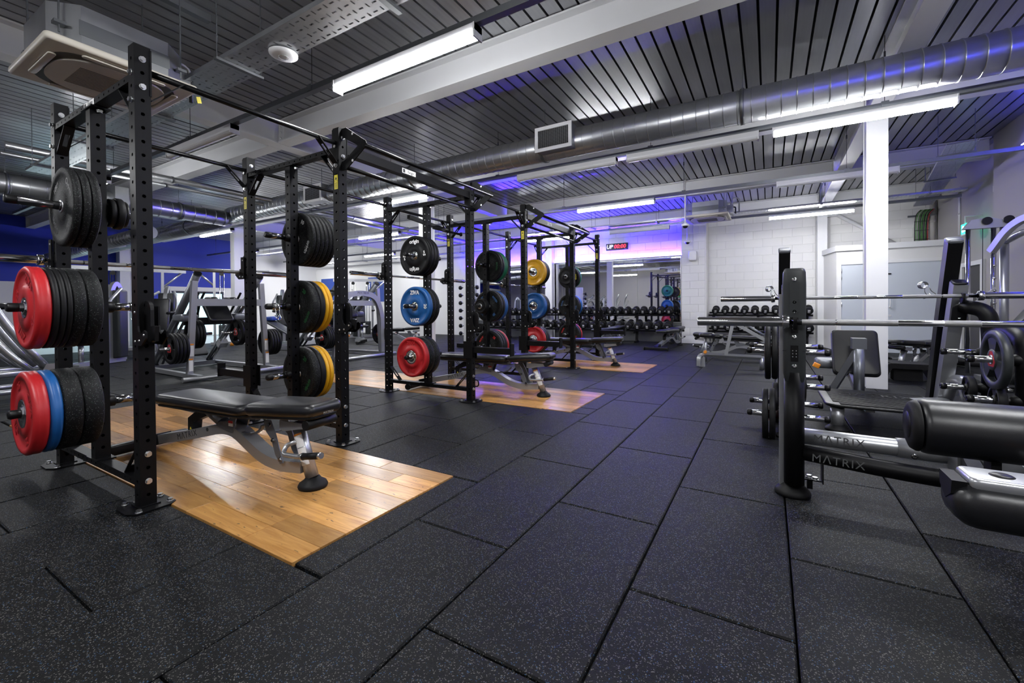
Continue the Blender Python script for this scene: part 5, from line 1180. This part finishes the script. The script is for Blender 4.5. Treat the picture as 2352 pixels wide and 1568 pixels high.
# ================================================================== DUMBBELLS AND THEIR RACKS
def db_proto(r, L, num):
    t = bpy.data.objects.new('dumbbell', None); COL.objects.link(t)
    k = (round(r, 3), round(L, 3))
    if k not in _dbm:
        _dbm[k] = (MB().lathe((0, 0, 0), (0, 1, 0), [(0, 0), (r*.62, 0), (r*.66, .002), (r*.84, .002), (r*.97, .012), (r, .022), (r, L-.015), (r*.9, L-.004), (r*.5, L), (0, L)], 22).mesh('head'),
                   MB().lathe((0, -.072, 0), (0, 1, 0), [(.015, 0), (.0165, .04), (.0175, .072), (.0165, .104), (.015, .144)], 12).mesh('handle'))
    hm, am = _dbm[k]
    obj('head', hm, 'black_rubber', t, (0, -.072-L, 0)); obj('head', hm, 'black_rubber', t, (0, .072+L, 0), (0, 0, pi)); obj('handle', am, 'chrome_dark', t)
    text(str(num), r*.62, 'ink_white', t, (0, -.0725-L-.0008, r*.04), (1, 0, 0), (0, -1, 0), bold=.0012)
    b = MB(); b.box(-r*.3, r*.3, -.0733-L, -.0725-L, -r*.46, -r*.38); obj('word_mark', b, 'ink_white', t)
    return t
_dbm = {}; _dbp = {}
def dumbbell(loc, num, label, group, tilt=radians(14)):
    r = .070+.0011*num if num < 30 else .098+.0006*(num-30); L = .055+.0014*num
    if num not in _dbp:
        o = _dbp[num] = db_proto(r, L, num); first = True
    else: o = dup(_dbp[num], loc)
    o.location = (loc[0], loc[1], loc[2]+r); o.rotation_euler = (tilt, random.uniform(-.3, .3) if random.random() < .2 else 0, 0)
    tag(o, label, 'dumbbell', group); return o
def db_rack(x0, x1, y, zs, label, legs):
    t = thing('dumbbell_rack', label, 'rack', ((x0+x1)/2, y, 0), group='dumbbell racks'); h = (x1-x0)/2
    for z, dy in zs:
        for e in (-.13, .13): b = MB(); b.M = Matrix.Translation((0, dy+e, z+e*.25)) @ Matrix.Rotation(radians(14), 4, 'X'); b.box(-h, h, -.03, .03, -.035, .0); obj('shelf_rail', b, 'black_steel', t)
    for x in legs:
        b = MB(); b.prism([(-.16, 0), (.14, 0), (.14, .05), (.06, .06), (.12, zs[0][0]-.02), (.10, zs[0][0]+.06), (.05, zs[0][0]+.05), (-.02, .06), (-.16, .05)], (x-.03, 0, 0), (0, 1, 0), (0, 0, 1), (1, 0, 0), .06); obj('leg', b, 'black_steel', t)
        for z, dy in zs: b = MB(); b.M = Matrix.Translation((x, dy, z-.045)) @ Matrix.Rotation(radians(14), 4, 'X'); b.box(-.025, .025, -.19, .20, -.035, .0); obj('shelf_bracket', b, 'black_steel', t)
    return t
ZU, ZL = .83, .40
zs = [(ZU, .06), (ZL, -.06)]
db_rack(-4.30, -2.20, 12.45, zs, 'black two tier dumbbell rack by the white pier', (-.95, 0, .95)); db_rack(-6.42, -4.32, 12.45, zs, 'black two tier dumbbell rack behind the furthest power rack', (-.95, 0, .95)); db_rack(-8.54, -6.44, 12.45, zs, 'black two tier dumbbell rack left of the back wall column', (-.95, 0, .95))
up = [16, 16, 16, 16, 18, 16, 14, 14, 14, 14, 14, 12, 12, 12, 12, 12, 12, 10, 10, 10, 10, 10, 10, 8, 8, 8]
lo = [34, 34, 32, 32, 30, 30, 30, 30, 28, 28, 28, 26, 26, 26, 24, 24, 24, 22, 22, 22, 22, 20, 20]
ORD = 'first second third fourth fifth sixth seventh eighth ninth tenth eleventh twelfth thirteenth fourteenth fifteenth sixteenth seventeenth eighteenth nineteenth twentieth twenty-first twenty-second twenty-third twenty-fourth twenty-fifth twenty-sixth'.split()
for i, n in enumerate(up): dumbbell((-2.36-.2345*i, 12.51, ZU+.002), n, 'black dumbbell marked %d, %s from the white pier on the upper mirror rack tier' % (n, ORD[i]), 'dumbbells below the mirrors')
for i, n in enumerate(lo): dumbbell((-2.38-.266*i, 12.39, ZL+.002), n, 'black dumbbell marked %d, %s from the white pier on the lower mirror rack tier' % (n, ORD[i]), 'dumbbells below the mirrors')
db_rack(-1.42, .92, 12.95, zs, 'black two tier dumbbell rack against the white block wall', (-1.05, 0, 1.05))
for i, n in enumerate([18, 18, 18, 18, 18, 18, 20, 20, 20, 20]): dumbbell((-1.25+.232*i, 13.0, ZU+.002), n, 'black dumbbell marked %d, %s from the pier on the upper block wall rack tier' % (n, ORD[i]), 'dumbbells at the block wall')
for i, n in enumerate([36, 36, 38, 38, 40, 40, 42, 45]): dumbbell((-1.24+.295*i, 12.87, ZL+.002), n, 'large black dumbbell marked %d, %s from the pier on the lower block wall tier' % (n, ORD[i]), 'dumbbells at the block wall')
# ================================================================== PLATE-LOADED MACHINES ON THE LEFT
def cylp(parent, nm, p, d, r, L, m): return obj(nm, MB().cyl(p, Vector(p)+Vector(d)*L, r, 14), m, parent)
def sled(loc, label, w=1.15, curved=False):
    """plate loaded sled machine; front posts on the +x side, rails fall towards -x; local y = width"""
    t = thing('sled_machine', label, 'gym machine', loc, group='plate loaded machines')
    h = w/2
    obj('front_foot_tube', MB().cyl((.32, -h-.22, .04), (.32, h+.12, .04), .035, 16), 'silver', t)
    for e in (-1, 1):
        y = e*h
        b = MB(); b.tube([(.32, y, .05), (-1.6, y*.9, .05)], 0, rect=(.07, .06)); obj('side_base_tube', b, 'silver', t)
        b = MB(); b.tube([(.0, y, .05), (.0, y*.86, 1.46)], 0, rect=(.075, .065), up=(1, 0, 0)); po = obj('front_post', b, 'silver', t)
        for z in (.12, .34):
            obj('warning_label', MB().box(.0376, .0382, y*(1-z*.1)-.026, y*(1-z*.1)+.026, z, z+.16), 'paper', po); obj('label_header', MB().box(.0376, .0386, y*(1-z*.1)-.026, y*(1-z*.1)+.026, z+.165, z+.185), 'orange', po)
        b = MB(); b.tube([(.02, y*.8, 1.56), (-1.58, y*.72, .10)], .055, 16); rl = obj('guide_rail', b, 'silver_dark', t)
        b = MB(); b.M = Matrix.Translation((.03, y*.8, 1.57)) @ Matrix.Rotation(radians(43), 4, 'Y'); b.cyl((0, 0, 0), (0, 0, .012), .053, 14); obj('rail_cap', b, 'black_plastic', rl)
        obj('chrome_rod', MB().cyl((-.12, y*.68, 1.28), (-1.45, y*.62, .12), .02, 12), 'chrome_dark', t)
        b = MB(); b.M = Matrix.Translation((-1.08, y*.7, .42)) @ Matrix.Rotation(radians(-42), 4, 'Y'); b.box(-.06, .06, -.07, .07, -.05, .05); st = obj('rail_stop', b, 'silver', t)
        obj('orange_knob', MB().lathe((-1.02, y*.7+.10, .40), (.3, .8, -.2), [(0, 0), (.028, .002), (.032, .03), (.022, .06), (0, .065)], 12), 'orange', t)
        b = MB(); b.M = Matrix.Translation((-.55, y*.66, .92)); b.pad(-.2, .14, -.12, .12, -.08, .04, .05, .03); obj('bearing_housing', b, 'silver_dark', t)
        hn = obj('weight_horn', MB().cyl((-.42, y*.72, .64), (-.42, y*.72+e*.0+e*.34*(-1 if True else 1), .64), .024, 14), 'chrome', t)
        sh = obj('storage_horn', MB().cyl((-.10, y, .46), (-.10, y+e*.33, .46), .024, 14), 'chrome', t)
    b = MB(); b.tube([(.0, -h*.88, 1.14), (.0, h*.88, 1.14)], 0, rect=(.06, .11)); obj('cross_beam', b, 'silver', t)
    b = MB(); b.tube([(-1.5, -h*.8, .06), (-1.5, h*.8, .06)], 0, rect=(.07, .07)); obj('rear_cross_tube', b, 'silver_dark', t)
    b = MB(); b.tube([(-.62, -h*.66, .84), (-.62, h*.66, .84)], 0, rect=(.10, .12)); obj('sled_beam', b, 'charcoal', t)
    b = MB(); b.M = Matrix.Translation((-.42, 0, .98)) @ Matrix.Rotation(radians(48), 4, 'Y'); b.pad(-.24, .24, -.18, .18, 0, .08, .05, .03); obj('back_pad', b, 'vinyl', t)
    for e in (-1, 1):
        b = MB(); b.M = Matrix.Translation((-.30, e*.14, 1.14)); b.pad(-.10, .14, -.06, .06, 0, .09, .04, .03); obj('shoulder_pad', b, 'vinyl', t)
        b = MB(); b.tube(fillet([(-.5, e*.24, .95), (-.35, e*.27, 1.15), (-.2, e*.27, 1.30)], .08), .017, 10); obj('handle', b, 'black_rubber', t)
    b = MB(); b.M = Matrix.Translation((-1.52, 0, .25)) @ Matrix.Rotation(radians(-35), 4, 'Y'); b.box(-.03, .03, -.35, .35, -.05, .5); obj('foot_plate', b, 'tread', t)
    if curved:
        b = MB(); b.tube(fillet([(.04, -h*.8, 1.12), (.04, -h*.55, 1.30), (.04, 0, 1.36), (.04, h*.7, 1.30), (.04, h*.98, .9), (.04, h, .05)], .25, 7), 0, rect=(.11, .08), up=(1, 0, 0)); cb = obj('curved_beam', b, 'silver', t)
        matrix_word(cb, (.082, .06, 1.352), (0, 1, 0), (1, 0, 0), .075)
        b = MB(); b.cyl((.0, -h*1.2, 1.38), (.0, -h*.6, 1.38), .02, 10); obj('grip_bar', b, 'black_rubber', t)
    return t
def loads(loc, spec, who):
    for (x, y, z, d, n, nm) in spec:
        for i in range(n):
            grip_plate((loc[0]+x, loc[1]+y+d*(.05+.046*i), z), 'black grip plate, %s on the %s, %s' % (('innermost', 'second', 'third', 'fourth')[i], nm, who), axis='y', group='grip plates on the plate machines')
SL1 = (-7.40, 3.68, 0); sled(SL1, 'silver plate loaded sled machine seen through the nearest rack')
loads(SL1, [(-.10, -.575, .46, -1, 4, 'left storage horn'), (-.10, .575, .46, 1, 4, 'right storage horn'), (-.42, -.41, .64, 1, 3, 'left weight horn'), (-.42, .41, .64, -1, 2, 'right weight horn')], 'sled machine behind nearest rack')
SL2 = (-7.42, 6.22, 0); sled(SL2, 'silver plate loaded sled machine with curved top beam, left of the middle rack', 1.2, True)
loads(SL2, [(-.10, -.6, .46, -1, 4, 'left storage horn'), (-.42, -.43, .64, 1, 2, 'left weight horn'), (-.10, .6, .46, 1, 3, 'right storage horn')], 'sled machine with curved beam')
# far left press machine with bent tubes
t = thing('press_machine', 'silver machine with bent tubes at the left picture edge, behind the red plates', 'gym machine', (-7.6, 1.15, 0))
for x, o in ((.40, 0), (-.10, .0)):
    b = MB(); b.tube(fillet([(x, -.55, 1.72), (x, -.10, 1.38), (x, .17, .78), (x, .44, .36)], .3, 8), .042, 16); obj('bent_tube', b, 'silver', t)
    b = MB(); b.tube(fillet([(x, -.75, 1.35), (x, -.10, .98), (x, .08, .62), (x, .34, .32)], .25, 8), .034, 16); obj('bent_tube', b, 'silver', t)
    b = MB(); b.tube([(x, -.9, .34), (x, .48, .34)], .036, 14); obj('base_tube', b, 'silver', t)
    obj('floor_tube', MB().cyl((x, -.9, .14), (x, .50, .14), .03, 14), 'silver', t); obj('floor_foot', MB().cyl((x, .30, .02), (x, .30, .14), .03, 12), 'black_rubber', t)
b = MB(); b.prism([(-.06, -.08), (.06, -.08), (.08, 0), (.05, .08), (-.05, .08), (-.08, 0)], (.44, .47, .34), (0, 1, 0), (0, 0, 1), (1, 0, 0), .012); obj('pivot_plate', b, 'silver', t)
b = MB(); b.pad(-1.1, -.4, -.3, .3, 1.05, 1.13, .05, .03); obj('seat_pad', b, 'vinyl', t)
b = MB(); b.tube([(-1.2, 0, .04), (-1.0, 0, 1.05)], 0, rect=(.08, .1), up=(0, 1, 0)); obj('post', b, 'silver_dark', t)
# selectorised machines and cable towers further back
def tower(loc, rz, label, hgt=2.15, w=.9):
    t = thing('cable_tower', label, 'cable machine', loc, rz, 'cable machines')
    for e in (-1, 1):
        b = MB(); b.tube([(e*w/2, 0, 0), (e*w/2, 0, hgt)], 0, rect=(.08, .06), up=(1, 0, 0)); obj('frame_post', b, 'silver', t)
        for k in (-.05, .05): obj('guide_rod', MB().cyl((e*w*.3+k, .05, .1), (e*w*.3+k, .05, hgt-.1), .012, 8), 'chrome', t)
        for i in range(10): obj('stack_plate', MB().box(e*w*.3-.09, e*w*.3+.09, 0, .1, .12+i*.045, .16+i*.045), 'charcoal', t)
        obj('cable', MB().cyl((e*w*.3, .05, .55), (e*w*.3, .05, hgt), .004, 6), 'cable_black', t)
        b = MB(); b.tube([(e*w/2, 0, hgt-.45), (e*(w/2+.45), .1, hgt)], .025, 10); obj('brace', b, 'silver', t)
        obj('pulley', MB().cyl((e*w*.3, -.03, hgt-.1), (e*w*.3, .0, hgt-.1), .055, 16), 'black_plastic', t)
    b = MB(); b.tube([(-w/2-.5, 0, hgt), (w/2+.5, 0, hgt)], 0, rect=(.07, .09)); obj('top_beam', b, 'silver', t)
    b = MB(); b.tube([(-w/2-.1, 0, .04), (w/2+.1, 0, .04)], 0, rect=(.10, .07)); obj('base', b, 'silver', t)
    return t
tower((-13.6, 6.85, 0), radians(62), 'cable tower with weight stacks left of the far white column'); tower((-13.9, 4.6, 0), radians(75), 'cable tower with crossbar before the blue wall, seen through the nearest rack', 2.05, 1.2)
tower((-12.3, 10.4, 0), radians(40), 'cable tower at the back near the blue banner', 2.0, .8)
def press(loc, rz, label):
    t = thing('chest_press_machine', label, 'gym machine', loc, rz, 'selector machines')
    b = MB(); b.tube(fillet([(-.5, 0, .04), (-.5, 0, 1.3), (-.35, 0, 1.62), (-.2, 0, 1.3), (-.2, 0, .04)], .16, 6), 0, rect=(.08, .07), up=(0, 1, 0)); obj('tower_frame', b, 'silver', t)
    b = MB(); b.pad(-.46, -.24, -.16, .16, .1, 1.42, .04, .03); obj('stack_shroud', b, 'charcoal', t)
    for e in (-1, 1):
        b = MB(); b.tube(fillet([(-.3, e*.15, 1.45), (.15, e*.35, 1.2), (.35, e*.38, .95), (.5, e*.3, .95)], .12, 5), .025, 10); ar = obj('press_arm', b, 'silver', t)
        obj('grip', MB().cyl((.36, e*.38, .96), (.54, e*.29, .95), .03, 10), 'black_rubber', ar)
    b = MB(); b.M = Matrix.Translation((.12, 0, .55)) @ Matrix.Rotation(radians(-12), 4, 'Y'); b.pad(-.05, .04, -.16, .16, 0, .75, .03, .03); obj('back_pad', b, 'vinyl', t)
    b = MB(); b.pad(.15, .55, -.18, .18, .42, .5, .05, .03); obj('seat_pad', b, 'vinyl', t)
    b = MB(); b.tube([(-.5, 0, .05), (.6, 0, .05)], 0, rect=(.10, .08)); obj('base', b, 'silver', t); obj('seat_post', MB().cyl((.35, 0, .06), (.35, 0, .43), .04, 12), 'silver', t)
    b = MB(); b.tube([(.6, -.25, .04), (.6, .25, .04)], 0, rect=(.07, .07)); obj('front_foot', b, 'silver', t)
    return t
press((-11.9, 7.4, 0), radians(-20), 'silver selector press machine right of the far white column'); press((-12.0, 4.5, 0), radians(-40), 'silver selector press machine before the entrance, seen between the posts of the nearest rack'); press((-10.9, 3.1, 0), radians(-60), 'silver selector press machine seen left of the front post of the nearest rack'); press((-11.4, 9.6, 0), radians(-30), 'silver selector press machine seen past the top plates between first and second racks')
t = thing('decline_board', 'grey sloping sit-up board with purple pad behind the yellow plates', 'bench', (-10.2, 6.6, 0), radians(25))
b = MB(); b.M = Matrix.Rotation(radians(28), 4, 'Y'); b.pad(-1.0, .3, -.18, .18, .28, .35, .05, .03); obj('board', b, 'silver_dark', t)
b = MB(); b.tube([(-.8, 0, .04), (-.8, 0, .75)], 0, rect=(.06, .06), up=(1, 0, 0)); obj('rear_post', b, 'silver', t); b = MB(); b.tube([(-.9, 0, .04), (.5, 0, .04)], 0, rect=(.08, .07)); obj('base', b, 'silver', t)
b = MB(); b.pad(-.75, -.5, -.2, .2, .74, .84, .04, .03); obj('purple_pad', b, 'blue_cover', t)
# barbell / kit tree beside the second rack
t = thing('kit_stand', 'slim upright stand holding dumbbell-like handles seen through the middle rack', 'stand', (-6.75, 9.2, 0))
b = MB(); b.M = Matrix.Translation((0, 0, .1)); b.pad(-.16, .16, -.05, .05, 0, 1.72, .05, .02); obj('panel', b, 'white_steel', t); b = MB(); b.box(-.25, .25, -.2, .2, 0, .1); obj('base', b, 'black_steel', t)
for i in range(7):
    for e in (-1, 1):
        b = MB(); z = .35+i*.2; b.cyl((e*.16, 0, z), (e*.24, 0, z), .014, 8); hd = obj('handle', b, 'chrome_dark', t); obj('handle_end', MB().lathe((e*.24, 0, z), (e, 0, 0), [(.0, 0), (.05, .004), (.055, .03), (.05, .055), (0, .06)], 14), 'black_rubber', hd)
# wall pieces on the back left
t = thing('wall_poster', 'bright blue poster panel with a white bottle on the back wall', 'poster', (-14.45, YM-.005, 1.1)); obj('panel', MB().box(-.48, .48, -.012, 0, .2, 1.25), 'blue_cover', t); obj('frame_strip', MB().box(-.5, .5, -.016, 0, 1.25, 1.28), 'trim_white', t); obj('bottle', MB().lathe((.1, -.03, .65), (0, 0, 1), [(0, 0), (.09, .0), (.11, .12), (.08, .2), (.03, .24), (0, .25)], 14), 'trim_white', t)
t = thing('wall_poster', 'blue poster panel left of the yellow plates on the back wall', 'poster', (-17.4, YM-.005, 1.2)); obj('panel', MB().box(-.7, .7, -.012, 0, .2, 1.2), 'blue_cover', t); obj('frame_strip', MB().box(-.72, .72, -.016, 0, 1.2, 1.23), 'trim_white', t)
t = thing('framed_notice', 'framed white notice on the front wall facing the mirrors', 'notice', (-3.0, Y0+.002, 1.45)); obj('frame', MB().box(-.22, .22, 0, .02, 0, .62), 'trim_white', t); obj('sheet', MB().box(-.19, .19, .02, .022, .03, .59), 'paper', t)
t = thing('service_cabinet', 'low grey cabinet by the entrance seen through the nearest rack', 'cabinet', (-15.6, 5.6, 0)); obj('body', MB().box(-.35, .35, -.4, .4, 0, .95), 'white_steel', t); obj('door', MB().box(.35, .362, -.37, .37, .05, .9), 'wall_grey', t); obj('badge', MB().box(.362, .366, -.06, .06, .4, .5), 'black_plastic', t)
t = thing('fire_bell', 'round red alarm bell high on the blue wall', 'bell', (X0+.012, 6.1, 2.25)); obj('gong', MB().lathe((0, 0, 0), (1, 0, 0), [(.11, 0), (.11, .03), (.07, .06), (0, .065)], 18), 'knob_red', t); obj('base', MB().cyl((-.001, 0, 0), (.012, 0, 0), .12, 18), 'trim_white', t)
